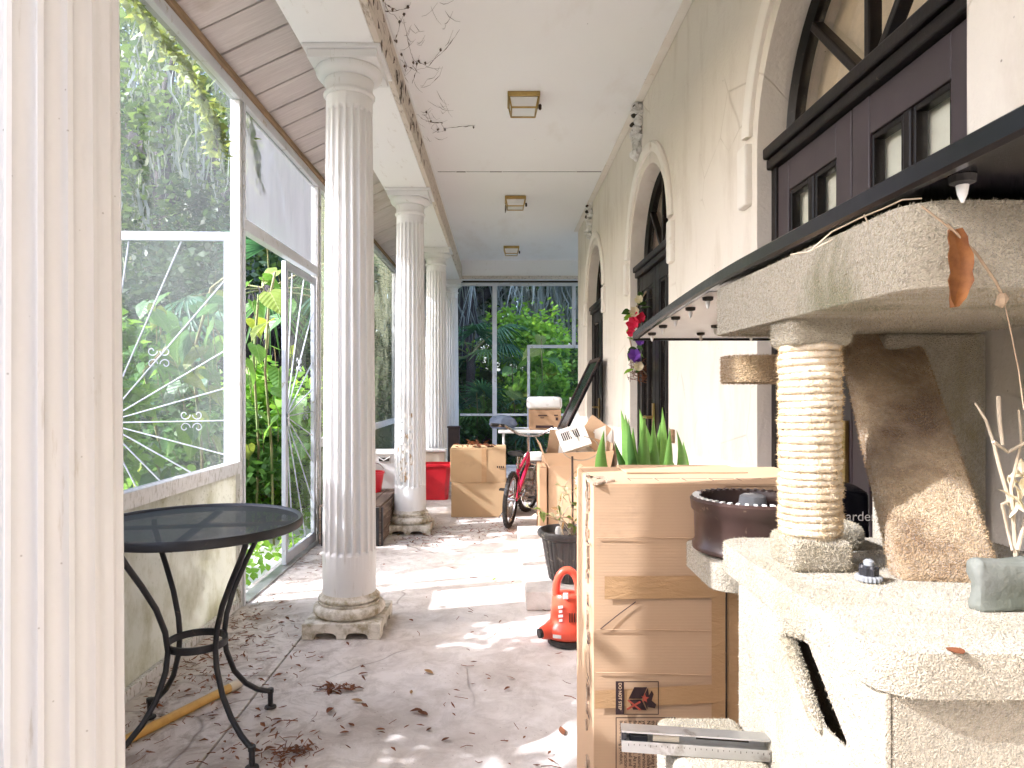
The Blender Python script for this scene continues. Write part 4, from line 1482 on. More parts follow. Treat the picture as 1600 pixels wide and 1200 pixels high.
tag(o, 'pale cloth bag stuffed in the slatted crate', 'bag')
ds = empty('dark_stand', (-.72, 10.85, 0), 'dark brown wooden stand in front of the farthest column', 'stand')
MB().box(-.82, -.64, 10.78, 10.96, .03, .69).build('stand_body', M['dark_wood'], ds, bevel=.004)
MB().box(-.835, -.625, 10.765, 10.975, .69, .71).build('stand_top', M['dark_wood'], ds, bevel=.004)
for x_ in (-.81, -.67):
    MB().box(x_, x_ + .02, 10.79, 10.81, 0, .03).build('foot', M['dark_wood'], ds)

# ------------------------------------------------------------------ red bin, cream box, crate with white tub and pail
def bin_(name, cx, cy, z0, wt, dt, wb, db, h, mat, label, cat, rim=.012, hole=False):
    r = empty(name, (cx, cy, z0), label, cat)
    m = MB()
    t_ = .006
    rings = [(wb, db, 0), (wb + (wt - wb) * .88, db + (dt - db) * .88, h * .88), (wb + (wt - wb) * .88 + .008, db + (dt - db) * .88 + .008, h * .885), (wt, dt, h),
             (wt - t_ * 2, dt - t_ * 2, h), (wb - t_ * 2, db - t_ * 2, .01)]
    vs, fs = [], []
    for w, d_, z in rings:
        c_ = min(w, d_) * .16
        loop = [(-w / 2 + c_, -d_ / 2), (w / 2 - c_, -d_ / 2), (w / 2, -d_ / 2 + c_), (w / 2, d_ / 2 - c_), (w / 2 - c_, d_ / 2), (-w / 2 + c_, d_ / 2), (-w / 2, d_ / 2 - c_), (-w / 2, -d_ / 2 + c_)]
        vs += [(cx + a, cy + b, z0 + z) for a, b in loop]
    for i in range(len(rings) - 1):
        for k in range(8):
            l = (k + 1) % 8
            fs.append((i * 8 + k, i * 8 + l, i * 8 + 8 + l, i * 8 + 8 + k))
    fs.append(tuple(range(8)))
    fs.append(tuple((len(rings) - 1) * 8 + k for k in range(8)))
    m.add(vs, fs).build('tub_body', mat, r)
    MB().box(cx - wt * .52, cx + wt * .52, cy - dt / 2 - rim, cy - dt / 2 - .0005, z0 + h - .03, z0 + h + .004).build('rim_lip', mat, r, bevel=.005)
    MB().box(cx + wt / 2 + .0005, cx + wt / 2 + rim, cy - dt * .5, cy + dt * .5, z0 + h - .03, z0 + h + .03 * (not hole)).build('rim_lip', mat, r, bevel=.005)
    if hole:
        MB().box(cx - .05, cx + .05, cy - dt / 2 - .002, cy - dt / 2 + .004, z0 + h * .74, z0 + h * .84).build('hand_hole', M['gap'], r, bevel=.002)
        MB().tube([(cx - .06, cy - dt / 2 - .006, z0 + h * .86), (cx, cy - dt / 2 - .02, z0 + h * .77), (cx + .06, cy - dt / 2 - .006, z0 + h * .86)], .006, 6).build('carry_handle', mat, r)
    return r


bin_('red_bin', -.755, 8.12, 0, .36, .30, .28, .24, .42, M['red_plastic'], 'bright red plastic bin on the floor beside the peeling column', 'bin')
r = empty('cream_box', (-.80, 8.45, 0), 'cream storage box with white lid behind the red bin', 'box')
MB().box(-.95, -.68, 8.38, 8.60, 0, .53).build('box_body', M['cream_plastic'], r, bevel=.008)
MB().box(-.965, -.665, 8.365, 8.612, .5305, .555).build('lid', M['white_plastic'], r, bevel=.005)
cr = empty('wooden_crate', (-1.24, 6.3, 0), 'low dark weathered wooden crate by the screen wall', 'crate')
X0, X1, Y0, Y1, H = -1.50, -.985, 5.66, 7.05, .335
for k in range(3):
    MB().box(X0, X1, Y0, Y0 + .022, .01 + k * .104, .106 + k * .104).build('plank', M['crate_wood'], cr, bevel=.003)
    MB().box(X1 - .022, X1, Y0 + .023, Y1, .01 + k * .104, .106 + k * .104).build('plank', M['crate_wood'], cr, bevel=.003)
for k in range(5):
    MB().box(X0 + .004 + k * .103, X0 + .099 + k * .103, Y0 + .003, Y1, .3205, H).build('top_board', M['crate_wood'], cr, bevel=.003)
for x_ in (X0 + .02, X1 - .06):
    MB().box(x_, x_ + .045, Y0 - .012, Y0 - .001, .0, .318).build('corner_batten', M['black_metal'], cr, bevel=.002)
MB().box(X1 + .001, X1 + .012, Y0 - .001, Y0 + .05, .0, .318).build('corner_batten', M['black_metal'], cr, bevel=.002)
bin_('white_tub', -1.12, 6.75, .336, .36, .30, .30, .25, .36, M['white_plastic'], 'white plastic tub with hand hole on the wooden crate', 'tub', hole=True)
rp_ = empty('red_pail', (-1.24, 6.42, .336), 'red pail on the wooden crate, mostly hidden by the tall column', 'pail')
MB().lathe((-1.2, 6.42, .336), [(.085, 0), (.11, .17), (.118, .175), (.118, .19), (.105, .19), (.08, .01)], 20).build('pail_body', M['red_plastic'], rp_, smooth=True)
MB().tube([(-1.2 + .118 * math.cos(a), 6.42, .52 + .09 * math.sin(a)) for a in [math.pi * k / 10 for k in range(11)]], .004, 6).build('pail_handle', M['chrome'], rp_)


# ------------------------------------------------------------------ bicycle
def bicycle():
    r = empty('bicycle', (.12, 6.5, 0), "small red child's bicycle facing the garden, among the cartons", 'bicycle')
    fw = Vector((.20, .82, 0)).normalized()         # heading
    lean = R(4)
    up = (Vector((0, 0, 1)) * math.cos(lean) - Vector((fw.y, -fw.x, 0)) * -math.sin(lean) * 1.0).normalized()
    sd = fw.cross(up).normalized()
    rear = Vector((.085, 6.42, 0)) + up * .262
    O = rear - up * .262

    def P(a, b, c_=0):
        return O + fw * a + up * b + sd * c_

    def wheel(ctr, f_, rad, nm):
        w = empty_mesh = None
        s_ = f_.cross(up).normalized()
        n = 40
        tyre = MB().tube([ctr + (f_ * math.cos(2 * math.pi * k / n) + up * math.sin(2 * math.pi * k / n)) * (rad - .022) for k in range(n)], .023, 8, closed=True)
        for k in range(60):
            a = 2 * math.pi * k / 60
            d_ = f_ * math.cos(a) + up * math.sin(a)
            tyre.obox(ctr + d_ * (rad + .0), d_ * .004, s_ * (.016 if k % 2 else .009), d_.cross(s_) * .007)
        W = tyre.build('wheel', M['rubber'], r, smooth=True, angle=50)
        MB().tube([ctr + (f_ * math.cos(2 * math.pi * k / n) + up * math.sin(2 * math.pi * k / n)) * (rad - .048) for k in range(n)], .009, 6, closed=True).build('rim', M['chrome'], W, smooth=True)
        MB().tube([ctr - s_ * .04, ctr + s_ * .04], .018, 10).build('hub', M['chrome'], W)
        for k in range(18):
            a = 2 * math.pi * k / 18
            d_ = f_ * math.cos(a) + up * math.sin(a)
            MB().tube([ctr + d_ * .014 + s_ * .025 * (1 if k % 2 else -1), ctr + d_ * (rad - .052)], .0022, 4).build('spoke', M['chrome'], W)
        return W
    wheel(P(0, .262), fw, .262, 'rear')
    st_dir = (fw * math.cos(R(-14)) + sd * math.sin(R(14))).normalized()
    frw = P(.86, .262)
    wheel(frw, st_dir, .262, 'front')
    fr = MB()
    bb, seat_t, head_t, head_b = P(.33, .27), P(.22, .58), P(.70, .64), P(.735, .53)
    for a, b, q in ((bb, seat_t, .017), (seat_t - up * .10, head_t, .016), (bb, head_b, .021), (head_t, head_b, .022)):
        fr.tube([a, b], q, 10)
    for s in (-1, 1):
        fr.tube([P(0, .262, s * .055), P(.16, .266, s * .045), bb + sd * s * .03], .010, 8)
        fr.tube([P(0, .262, s * .055), P(.12, .41, s * .04), seat_t - up * .12 + sd * s * .012], .009, 8)
    fr.build('frame', M['bike_red'], r, smooth=True, angle=50)
    fk = MB()
    for s in (-1, 1):
        fk.tube([frw + sd * s * .05, frw + up * .24 + sd * s * .05, head_b - up * .01 + sd * s * .022], .013, 8)
    fk.build('fork', M['chrome'], r, smooth=True)
    MB().tube([seat_t - up * .05, P(.205, .665)], .012, 8).build('seat_post', M['chrome'], r)
    vs = []
    sec = [(-.13, .075, .03), (-.08, .085, .04), (0, .06, .035), (.06, .03, .028), (.12, .016, .018)]
    sadl = MB()
    sp = P(.195, .675)
    for q, w, h in sec:
        for a in range(10):
            an = 2 * math.pi * a / 10
            vs.append(sp + fw * q + sd * w * math.cos(an) + up * (h * math.sin(an) * (.8 if math.sin(an) < 0 else .6) + .015))
    fs = [(i * 10 + k, i * 10 + (k + 1) % 10, i * 10 + 10 + (k + 1) % 10, i * 10 + 10 + k) for i in range(4) for k in range(10)]
    fs += [tuple(range(9, -1, -1)), tuple(40 + k for k in range(10))]
    sadl.add(vs, fs).build('saddle', M['rubber'], r, smooth=True)
    hs = P(.65, .82)
    sh = (sd * math.cos(R(14)) - fw * math.sin(R(-14))).normalized()
    MB().tube([head_t, hs], .014, 8).build('stem', M['chrome'], r)
    MB().tube([hs - sh * .30 + up * .09 - fw * .07, hs - sh * .24 + up * .09 - fw * .03, hs - sh * .10 + up * .01, hs, hs + sh * .10 + up * .01, hs + sh * .24 + up * .09 - fw * .03, hs + sh * .30 + up * .09 - fw * .07], .0125, 8).build('handlebar', M['chrome'], r, smooth=True)
    for s in (-1, 1):
        a = hs + sh * s * .25 + up * .09 - fw * .035
        b = hs + sh * s * .37 + up * .095 - fw * .09
        MB().tube([a, b], .018, 8).build('grip', M['rubber'], r)
        MB().tube([a + fw * .03, a + fw * .045 + sh * s * .05, b + fw * .04], .006, 6).build('brake_lever', M['chrome'], r)
    n = 28
    cr_ = MB().tube([bb + sd * .055 + (fw * math.cos(2 * math.pi * k / n) + up * math.sin(2 * math.pi * k / n)) * .065 for k in range(n)], .006, 6, closed=True)
    cr_.tube([bb - sd * .05, bb + sd * .065], .018, 10)
    ck = cr_.build('chainring', M['chrome'], r)
    for s in (-1, 1):
        e = bb + sd * s * .075 + (fw * s + up * -.35 * s) * .13
        MB().tube([bb + sd * s * .06, e], .009, 6).build('crank', M['chrome'], r)
        MB().obox(e + sd * s * .045, sd * .04, fw * .035, up * .009).build('pedal', M['rubber'], r, bevel=.003)
    MB().tube([P(-.04, .27, .055), bb + sd * .055 + up * .06], .005, 4).build('chain', M['rubber'], r)
    MB().tube([P(-.0, .262, .055) - up * .035, bb + sd * .055 - up * .06], .005, 4).build('chain', M['rubber'], r)
    MB().tube([P(.28, .23, -.05), P(.30, .012, -.17)], .008, 6).build('kickstand', M['chrome'], r)


bicycle()


# ------------------------------------------------------------------ coral blower
def blower():
    r = empty('leaf_blower', (.36, 3.45, 0), 'coral red electric blower standing on the floor beside the big carton', 'leaf blower')
    cx, cy = .345, 3.50
    body = MB().lathe((cx, cy, 0), [(.09, .035), (.105, .05), (.108, .075), (.10, .095), (.080, .115), (.074, .17), (.070, .235), (.058, .255)], 28, fn=lambda a, i: 1 + .12 * abs(math.cos(a)) ** 2)
    b = body.build('motor_housing', M['coral'], r, smooth=True, angle=50)
    MB().lathe((cx, cy, 0), [(.088, 0), (.10, .006), (.10, .034), (.085, .036)], 28).build('base_grille', M['rubber'], r, smooth=True)
    p = []
    for k in range(15):
        a = math.pi * (1.04 - 1.08 * k / 14)
        p.append((cx - .0 + .058 * math.cos(a), cy - .01, .25 + .125 * math.sin(a) ** .8 if math.sin(a) > 0 else .25))
    MB().tube(p, [.020] * 15, 10).build('handle_loop', M['coral'], r, smooth=True)
    MB().tube([(cx - .06, cy - .02, .075), (cx - .115, cy - .05, .072), (cx - .135, cy - .06, .07)], [.05, .036, .030], 12).build('nozzle_socket', M['coral'], r, smooth=True)
    MB().tube([(cx - .130, cy - .058, .071), (cx - .150, cy - .066, .07)], .024, 12).build('nozzle_plug', M['rubber'], r)
    MB().obox((cx - .015, cy - .075, .262), (.013, 0, 0), (0, .004, 0), (0, 0, .016)).build('switch', M['white_plastic'], r, bevel=.003)
    MB().obox((cx - .06, cy - .096, .066), (.020, -.006, 0), (0, .003, 0), (0, 0, .008)).build('badge', M['white_plastic'], r)
    rb = random.Random(2)
    m = MB()
    for k in range(4):
        z = .205 - k * .022
        m.obox((cx - .040, cy - .0715 - k * .001, z), (.011 - k % 2 * .003, -.006, .003), (0, .002, 0), (0, 0, .006))
    m.build('white_logo', M['white_plastic'], r)
    for k in range(4):
        MB().obox((cx + .005 + k * .012, cy - .081, .155), (.002, 0, 0), (0, .003, 0), (0, 0, .022)).build('vent_slot', M['gap'], r)


blower()


# ------------------------------------------------------------------ fluted planter with dead vine on the step
def planter():
    cx, cy, z0 = .435, 4.27, .113
    r = empty('fluted_planter', (cx, cy, z0), 'dark fluted plastic planter with dead vines on the concrete step', 'planter')
    prof = [(.115, 0), (.125, .01), (.150, .14), (.168, .25), (.172, .262)]
    MB().lathe((cx, cy, z0), prof, 112, fn=lambda a, i: 1 + .035 * (math.cos(a * 28) > -.2) * (0 < i < 4)).build('pot_body', M['pot_black'], r, smooth=True, angle=30)
    MB().lathe((cx, cy, z0), [(.172, .262), (.195, .275), (.200, .292), (.192, .310), (.180, .312), (.168, .29), (.160, .262)], 112, cap=False, fn=lambda a, i: 1 + .012 * math.cos(a * 40) * (1 <= i <= 3)).build('rim', M['pot_black'], r, smooth=True)
    MB().lathe((cx, cy, z0), [(.001, .262), (.165, .266)], 24, cap=False).build('soil', M['soil'], r)
    rv = random.Random(12)
    dv = empty('dead_vine', (cx, cy, z0 + .266), 'dry tan vine with pale curled leaves growing from the fluted planter', 'plant')
    for k in range(11):
        a = rv.uniform(0, 6.3)
        p = Vector((cx + rv.uniform(-.07, .08), cy + rv.uniform(-.06, .06), z0 + .262))
        L = rv.uniform(.25, .62)
        d = Vector((math.cos(a) * .35 - .05, math.sin(a) * .25, 1))
        pts = [p]
        for q in range(7):
            d += Vector((rv.uniform(-.45, .45), rv.uniform(-.4, .4), rv.uniform(-.35, .15)))
            pts.append(pts[-1] + d.normalized() * L / 7)
        MB().tube(pts, [.0045 - .0004 * q for q in range(8)], 5).build('stem', M['dead_stem'] if k % 3 else M['pale_stem'], dv)
        for q in range(2, 8):
            if rv.random() < .85:
                vs, fs = leaf_shape(rv.uniform(.03, .065), rv.uniform(.012, .024), 3, rv.uniform(-.2, .8), .6)
                mt = Matrix.Translation(pts[q]) @ Euler((rv.uniform(-1, 1), rv.uniform(-.4, 1.2), rv.uniform(0, 6.3))).to_matrix().to_4x4()
                MB().add(put(vs, mt), fs).build('leaf', (M['leaf_tan'], M['leaf_cream'], M['leaf_lime'])[rv.randrange(3)], dv)
    MB().tube([(cx + .02, cy, z0 + .26), (cx + .02, cy - .005, .60), (cx + .018, cy, .88)], .007, 6).build('stake', M['dark_wood'], dv)
    n = 24
    MB().tube([(cx + .07 + .115 * math.cos(R(200 + 240 * k / n)), cy, .93 + .075 * math.sin(R(200 + 240 * k / n))) for k in range(n + 1)], .0035, 5).build('wire_hoop', M['pale_stem'], dv)
    MB().tube([(cx + .02, cy, z0 + .28), (cx + .06, cy - .05, z0 + .33), (cx + .14, cy - .09, z0 + .36), (cx + .2, cy - .1, z0 + .35)], .009, 6).build('stem', M['pale_stem'], dv)
    sp = MB().lathe((cx - .075, cy - .06, z0 + .262), [(.010, 0), (.016, .02), (.020, .05), (.014, .075), (.002, .08)], 10).build('plant_marker', M['white_plastic'], None, smooth=True)
    tag(sp, 'small white scoop stuck in the soil of the fluted planter', 'scoop')


planter()


# ------------------------------------------------------------------ snake plant behind the carton
def snake_plant():
    cx, cy = .66, 3.05
    r = empty('snake_plant', (cx, cy, 0), 'green snake plant with tall banded blades behind the big carton', 'plant')
    MB().lathe((cx, cy, 0), [(.13, 0), (.18, .70), (.205, .72), (.205, .76), (.185, .76), (.17, .70)], 32).build('pot', M['brown_plastic'], r, smooth=True)
    MB().lathe((cx, cy, 0), [(.001, .72), (.178, .72)], 20, cap=False).build('soil', M['soil'], r)
    rs = random.Random(31)
    blades = [(950, 672, .045, -.9), (973, 640, .05, -.3), (985, 655, .03, -.2), (1000, 640, .06, 0), (1012, 690, .05, .1), (1030, 636, .036, .4), (1028, 660, .03, .3), (1050, 672, .045, .9), (1042, 668, .035, .7), (965, 690, .04, -.5), (1008, 650, .05, .2), (1056, 712, .03, 1.0), (990, 668, .04, -.1), (943, 700, .04, -1.2), (1060, 690, .04, 1.2), (980, 648, .045, -.4), (1020, 648, .04, .35), (1036, 700, .05, .6)]
    for k, (u, v, w, ln) in enumerate(blades):
        yy = cy + rs.uniform(-.10, .06)
        tip = at(1000 + (u - 1000) * 1.12, v, yy)
        base = Vector((cx + ln * .10 + rs.uniform(-.03, .03), yy * .5 + cy * .5, .715))
        vs, fs = [], []
        n = 10
        tw = rs.uniform(-.4, .4)
        for i in range(n + 1):
            t_ = i / n
            c = base.lerp(tip, t_) + Vector((math.sin(t_ * 3.1) * .035 * (ln + (.5 if k % 2 else -.5)), math.sin(t_ * 5 + k) * .012, 0))
            ww = w * (.62 + .38 * math.sin(math.pi * min(1, t_ * .9 + .05))) * (1 if t_ < .5 else 1 - ((t_ - .5) / .5) ** 1.7) * .66 + .0008
            a = tw * t_ * 1.6
            s = Vector((math.cos(a), math.sin(a), 0))
            f = Vector((-s.y, s.x, 0))
            vs += [c - s * ww + f * ww * .35, c - s * ww * .5 + f * ww * .05, c, c + s * ww * .5 + f * ww * .05, c + s * ww + f * ww * .35]
        for i in range(n):
            for q in range(4):
                a = i * 5 + q
                fs.append((a, a + 1, a + 6, a + 5))
        MB().add(vs, fs).build('blade', M['snake'] if k not in (2, 9) else M['leaf_mid'], r, smooth=True)


snake_plant()
# ------------------------------------------------------------------ carpeted cat tree
def fibres(obj, n, length, mat, name, seed, width=.0006, droop=0.0, clump=0.0):
    """short pile scattered over the faces of obj"""
    me = obj.data
    me.calc_loop_triangles()
    V = np.array([v.co[:] for v in me.vertices])
    T = np.array([t_.vertices[:] for t_ in me.loop_triangles])
    a, b, c_ = V[T[:, 0]], V[T[:, 1]], V[T[:, 2]]
    nr = np.cross(b - a, c_ - a)
    ar = np.linalg.norm(nr, axis=1)
    nr /= np.maximum(ar, 1e-12)[:, None]
    g_ = np.random.default_rng(seed)
    idx = g_.choice(len(T), n, p=ar / ar.sum())
    u, v = g_.random(n), g_.random(n)
    fl_ = u + v > 1
    u[fl_], v[fl_] = 1 - u[fl_], 1 - v[fl_]
    p = a[idx] + (b[idx] - a[idx]) * u[:, None] + (c_[idx] - a[idx]) * v[:, None]
    d = nr[idx] + g_.normal(0, .55, (n, 3))
    d /= np.linalg.norm(d, axis=1)[:, None]
    L = length * g_.uniform(.5, 1.3, n)
    tip = p + d * L[:, None] - np.array([0, 0, droop])
    sd = np.cross(d, g_.normal(0, 1, (n, 3)))
    sd /= np.maximum(np.linalg.norm(sd, axis=1), 1e-9)[:, None]
    vs = np.stack([p - sd * width, p + sd * width, tip], 1).reshape(-1, 3)
    fs = np.arange(n * 3).reshape(-1, 3)
    o = arr_mesh(name, vs, fs, mat, obj if obj.parent is not None else obj)
    o['kind'] = 'stuff'
    return o


def cat_tree():
    r = empty('cat_tree', (.72, 1.1, 0), 'weathered cream carpeted cat tree with a sisal post, right foreground', 'cat tree')
    ZP = .99
    # platform: rounded slab
    def slab(x0, x1, y0, y1, z0, z1, rad, name, mat, n=8, noise=.005, sub=1):
        loop = []
        for cx, cy, a0 in ((x1 - rad, y1 - rad, 0), (x0 + rad, y1 - rad, 90), (x0 + rad, y0 + rad, 180), (x1 - rad, y0 + rad, 270)):
            for k in range(n + 1):
                a = R(a0 + 90 * k / n)
                loop.append((cx + rad * math.cos(a), cy + rad * math.sin(a)))
        m = MB().poly(loop, z1 - z0, lambda a, b, d: (a, b, z0 + d))
        o = m.build(name, mat, r, bevel=.014, seg=4, smooth=True, angle=60)
        return o
    pf = slab(.450, 1.0, .80, 1.425, ZP - .055, ZP, .06, 'platform', M['carpet'])
    fibres(pf, 44200, .0042, M['fibre'], 'carpet_pile', 1)
    # hollow base with a slanted slot in its left side
    xl = .466
    bo = [(.825, .02), (1.332, .02), (1.332, ZP - .0555), (.825, ZP - .0555)]
    slot = [(1.096, .900), (1.078, .912), (1.030, .914), (1.020, .905), (.918, .826), (.922, .814), (.985, .812), (.998, .820)]
    sd = MB().poly(bo, .007, lambda a, b, d: (xl + d, a, b), [slot]).build('base_side', M['carpet'], r, bevel=.002, seg=2, smooth=True)
    fibres(sd, 44200, .0042, M['fibre'], 'carpet_pile', 2)
    lip = MB().tube([(xl - .002, a, b) for a, b in ((.985, .806), (1.006, .818), (1.056, .862), (1.104, .899), (1.086, .920), (1.045, .923))], [.005, .009, .010, .011, .010, .005], 8).build('slot_lip', M['carpet'], r, smooth=True)
    fibres(lip, 4420, .0042, M['fibre'], 'carpet_pile', 9)
    MB().box(xl + .0075, .98, 1.306, 1.33, .02, ZP - .057).build('base_back', M['carpet_brown'], r)
    fr = MB().box(xl + .0075, .98, .825, .851, .02, ZP - .057).build('base_front', M['carpet'], r, bevel=.006, seg=2)
    fibres(fr, 15300, .0042, M['fibre'], 'carpet_pile', 3)
    MB().box(.955, .98, .852, 1.305, .02, ZP - .057).build('base_side', M['carpet_brown'], r)
    MB().box(.47, 1.0, .79, 1.34, 0, .0195).build('base_board', M['carpet'], r, bevel=.003)
    MB().box(xl + .0085, .954, .8515, 1.305, .55, .58).build('inner_shelf', M['carpet_brown'], r)
    MB().box(.545, .56, .8515, 1.305, .60, ZP - .058).build('inner_panel', M['carpet_brown'], r)
    # sisal post
    px_, py = .545, 1.20
    MB().lathe((px_, py, ZP), [(.0465, 0), (.0465, .43)], 20).build('post_core', M['sisal'], r, smooth=True)
    z0, z1 = ZP + .055, ZP + .385
    turns = 27
    pts = []
    N = turns * 30
    rv = random.Random(8)
    for k in range(N + 1):
        a = 2 * math.pi * k / 30
        rr_ = .0455 + .0012 * math.sin(k * .37) + rv.uniform(-.0004, .0004)
        pts.append((px_ + rr_ * math.cos(a), py + rr_ * math.sin(a), z0 + (z1 - z0) * k / N + .0009 * math.sin(k * .113)))
    rope = MB().tube(pts, [.0069 + .0009 * math.sin(k * 2.1) for k in range(N + 1)], 7).build('sisal_rope', M['sisal'], r, smooth=True, angle=80)
    fibres(rope, 26000, .0055, M['rope_fibre'], 'rope_fuzz', 4, .0006)
    for z, h, nm in ((ZP, .055, 'collar'), (ZP + .385, .056, 'collar')):
        c = MB().box(px_ - .052, px_ + .052, py - .052, py + .052, z, z + h).build(nm, M['carpet'] if z == ZP else M['carpet_moss'], r, bevel=.012, seg=3, smooth=True, angle=70)
        fibres(c, 7650, .0042, M['fibre'], 'carpet_pile', 5)
    # top bed
    tb = slab(.484, 1.0, .80, 1.56, 1.42, 1.522, .05, 'top_bed', M['carpet_moss'])
    fibres(tb, 51000, .0042, M['fibre'], 'carpet_pile', 6)
    # small stained perch behind the post
    pe = slab(.505, .70, 1.462, 1.60, 1.315, 1.372, .05, 'perch', M['carpet_brown'])
    fibres(pe, 8500, .0055, M['brown_fibre'], 'carpet_pile', 7)
    MB().tube([(.68, 1.53, 1.37), (.68, 1.53, 1.42)], .03, 10).build('perch_post', M['carpet_brown'], r)
    # leaning ramp
    A = at(1372, 528, 1.50)
    B = at(1478, 905, 1.12)
    d = (B - A).normalized()
    s = Vector((1, -.12, 0)).normalized()
    nn = d.cross(s).normalized()
    if nn.y > 0: nn = -nn
    rm = MB().obox((A + B) / 2, d * ((B - A).length / 2 + .02), s * .079, nn * .024).build('ramp', M['carpet_ramp'], r, bevel=.014, seg=4, smooth=True, angle=70)
    fibres(rm, 27200, .0055, M['brown_fibre'], 'carpet_pile', 8)
    # tall back panel beside the ramp
    bp = MB().box(.815, 1.03, 1.44, 1.50, .60, 1.419).build('back_panel', M['carpet'], r, bevel=.01, seg=3, smooth=True, angle=60)
    # low bolster on the platform right of the post
    bl = MB().box(.615, .70, 1.30, 1.395, ZP + .001, ZP + .05).build('bolster', M['carpet'], r, bevel=.018, seg=4, smooth=True, angle=70)
    fibres(bl, 5950, .0042, M['fibre'], 'carpet_pile', 10)
    # lower arm that carries the dark pot
    ar = slab(.452, .70, 1.43, 1.695, .872, .928, .05, 'pot_shelf', M['carpet'])
    fibres(ar, 10200, .0042, M['fibre'], 'carpet_pile', 11)
    MB().tube([(.60, 1.50, 0), (.60, 1.50, .872)], .04, 14).build('shelf_post', M['sisal'], r)
    # lower carpet step at the left
    ls = MB().box(.305, .462, 1.12, 1.34, .0, .660).build('lower_step', M['carpet'], r, bevel=.018, seg=4, smooth=True, angle=70)
    fibres(ls, 27200, .0042, M['fibre'], 'carpet_pile', 12)
    return r


cat_tree()

# ------------------------------------------------------------------ things on the cat tree
# dark pot with a ribbed rim
pt = empty('dark_pot', (.575, 1.56, .93), 'dark brown plastic bowl pot between the carton and the sisal post', 'pot')
MB().lathe((.575, 1.56, .93), [(.11, 0), (.131, .006), (.131, .016), (.125, .022), (.127, .09), (.133, .096), (.136, .118), (.130, .124), (.118, .122), (.112, .09), (.108, .012)], 56, cap=False).build('pot_body', M['brown_plastic'], pt, smooth=True, angle=50)
MB().lathe((.575, 1.56, .93), [(.001, .03), (.112, .03)], 24, cap=False).build('soil', M['soil'], pt)
for k in range(44):
    a = 2 * math.pi * k / 44
    d = Vector((math.cos(a), math.sin(a), 0))
    MB().obox(Vector((.575, 1.56, 1.053)) + d * .123, d * .007, Vector((-d.y, d.x, 0)) * .0035, Vector((0, 0, .003))).build('rim_rib', M['white_plastic'] if 0 < math.cos(a + 2.2) else M['brown_plastic'], pt)
kn = MB().lathe((.60, 1.62, .962), [(.03, 0), (.036, .05), (.03, .085), (.02, .09)], 12).build('glass_jar', M['clear'], None, smooth=True)
tag(kn, 'clear jar sitting inside the dark pot', 'jar')

# long black sheet with studs lying across the top
bs = empty('black_sheet', (.75, 1.3, 1.53), 'long glossy black sheet with white studs lying on the cat tree', 'sheet')


def shz(y):
    return 1.541 if y < 1.35 else 1.541 - .056 * ((y - 1.35) / 1.085) ** 1.55


m = MB()
ys = [.36 + (2.435 - .36) * k / 40 for k in range(41)]
vs, fs = [], []
for yy in ys:
    z = shz(yy)
    for xx, dz in ((.474, .016), (.474, -.004), (.480, -.008), (.490, -.008), (.496, -.003), (1.0, -.003), (1.0, .003), (.496, .004), (.488, .018), (.480, .020)):
        vs.append((xx, yy, z + dz))
n = 10
for k in range(40):
    for q in range(n):
        fs.append((k * n + q, k * n + (q + 1) % n, (k + 1) * n + (q + 1) % n, (k + 1) * n + q))
fs += [tuple(range(n)), tuple(400 + q for q in range(n - 1, -1, -1))]
m.add(vs, fs).build('sheet_body', M['black_gloss'], bs, smooth=True, angle=30)
MB().box(.476, 1.0, 2.4355, 2.443, shz(2.435) - .012, shz(2.435) + .014).build('end_strip', M['black_metal'], bs, bevel=.002)
for xx in (.515, .68, .85):
    yy = .45
    while yy < 2.42:
        z = shz(yy) - .0035
        if not (.484 < xx < 1.0 and .80 < yy < 1.565) or xx < .484:
            st = MB().lathe((xx, yy, z - .010), [(.005, -.001), (.013, .002), (.014, .0098)], 12).build('stud_washer', M['rubber'], bs)
            MB().lathe((xx, yy, z - .034), [(.0015, .004), (.005, .013), (.0065, .0235)], 10).build('stud', M['white_plastic'], bs, smooth=True)
        yy += .155
for k, (yy, L) in enumerate(((1.0, .0),)):
    pass

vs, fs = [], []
ys2 = [1.62 + (2.43 - 1.62) * k / 14 for k in range(15)]  # pale sheet standing in for the bright reflection on the underside
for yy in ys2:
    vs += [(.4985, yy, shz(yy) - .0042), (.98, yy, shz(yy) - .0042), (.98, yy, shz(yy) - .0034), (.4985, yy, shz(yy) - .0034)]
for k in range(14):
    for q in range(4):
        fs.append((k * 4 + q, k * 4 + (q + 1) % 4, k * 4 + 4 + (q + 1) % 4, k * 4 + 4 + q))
MB().add(vs, fs).build('reflection_sheet', M['white_plastic'], bs)['label'] = 'pale sheet imitating a reflection under the far end of the black sheet'

# chrome and black adjusting knob
kb = empty('adjusting_knob', (.598, 1.09, .99), 'small black and clear plastic knob on the carpeted platform', 'knob')
kx, ky = at(1335, 925, 1.145)[0], 1.10
MB().lathe((kx, ky, .991), [(.017, 0), (.0195, .002), (.0195, .008), (.017, .010)], 40, fn=lambda a, i: 1 + .05 * math.cos(a * 20)).build('knob_rim', M['clear'], kb)
MB().lathe((kx, ky, 1.001), [(.014, 0), (.0145, .012), (.013, .016)], 40, fn=lambda a, i: 1 + .08 * math.cos(a * 8)).build('knob_grip', M['knob'], kb)
MB().lathe((kx, ky, 1.017), [(.008, 0), (.008, .006), (.004, .009)], 16).build('knob_cap', M['clear'], kb, smooth=True)

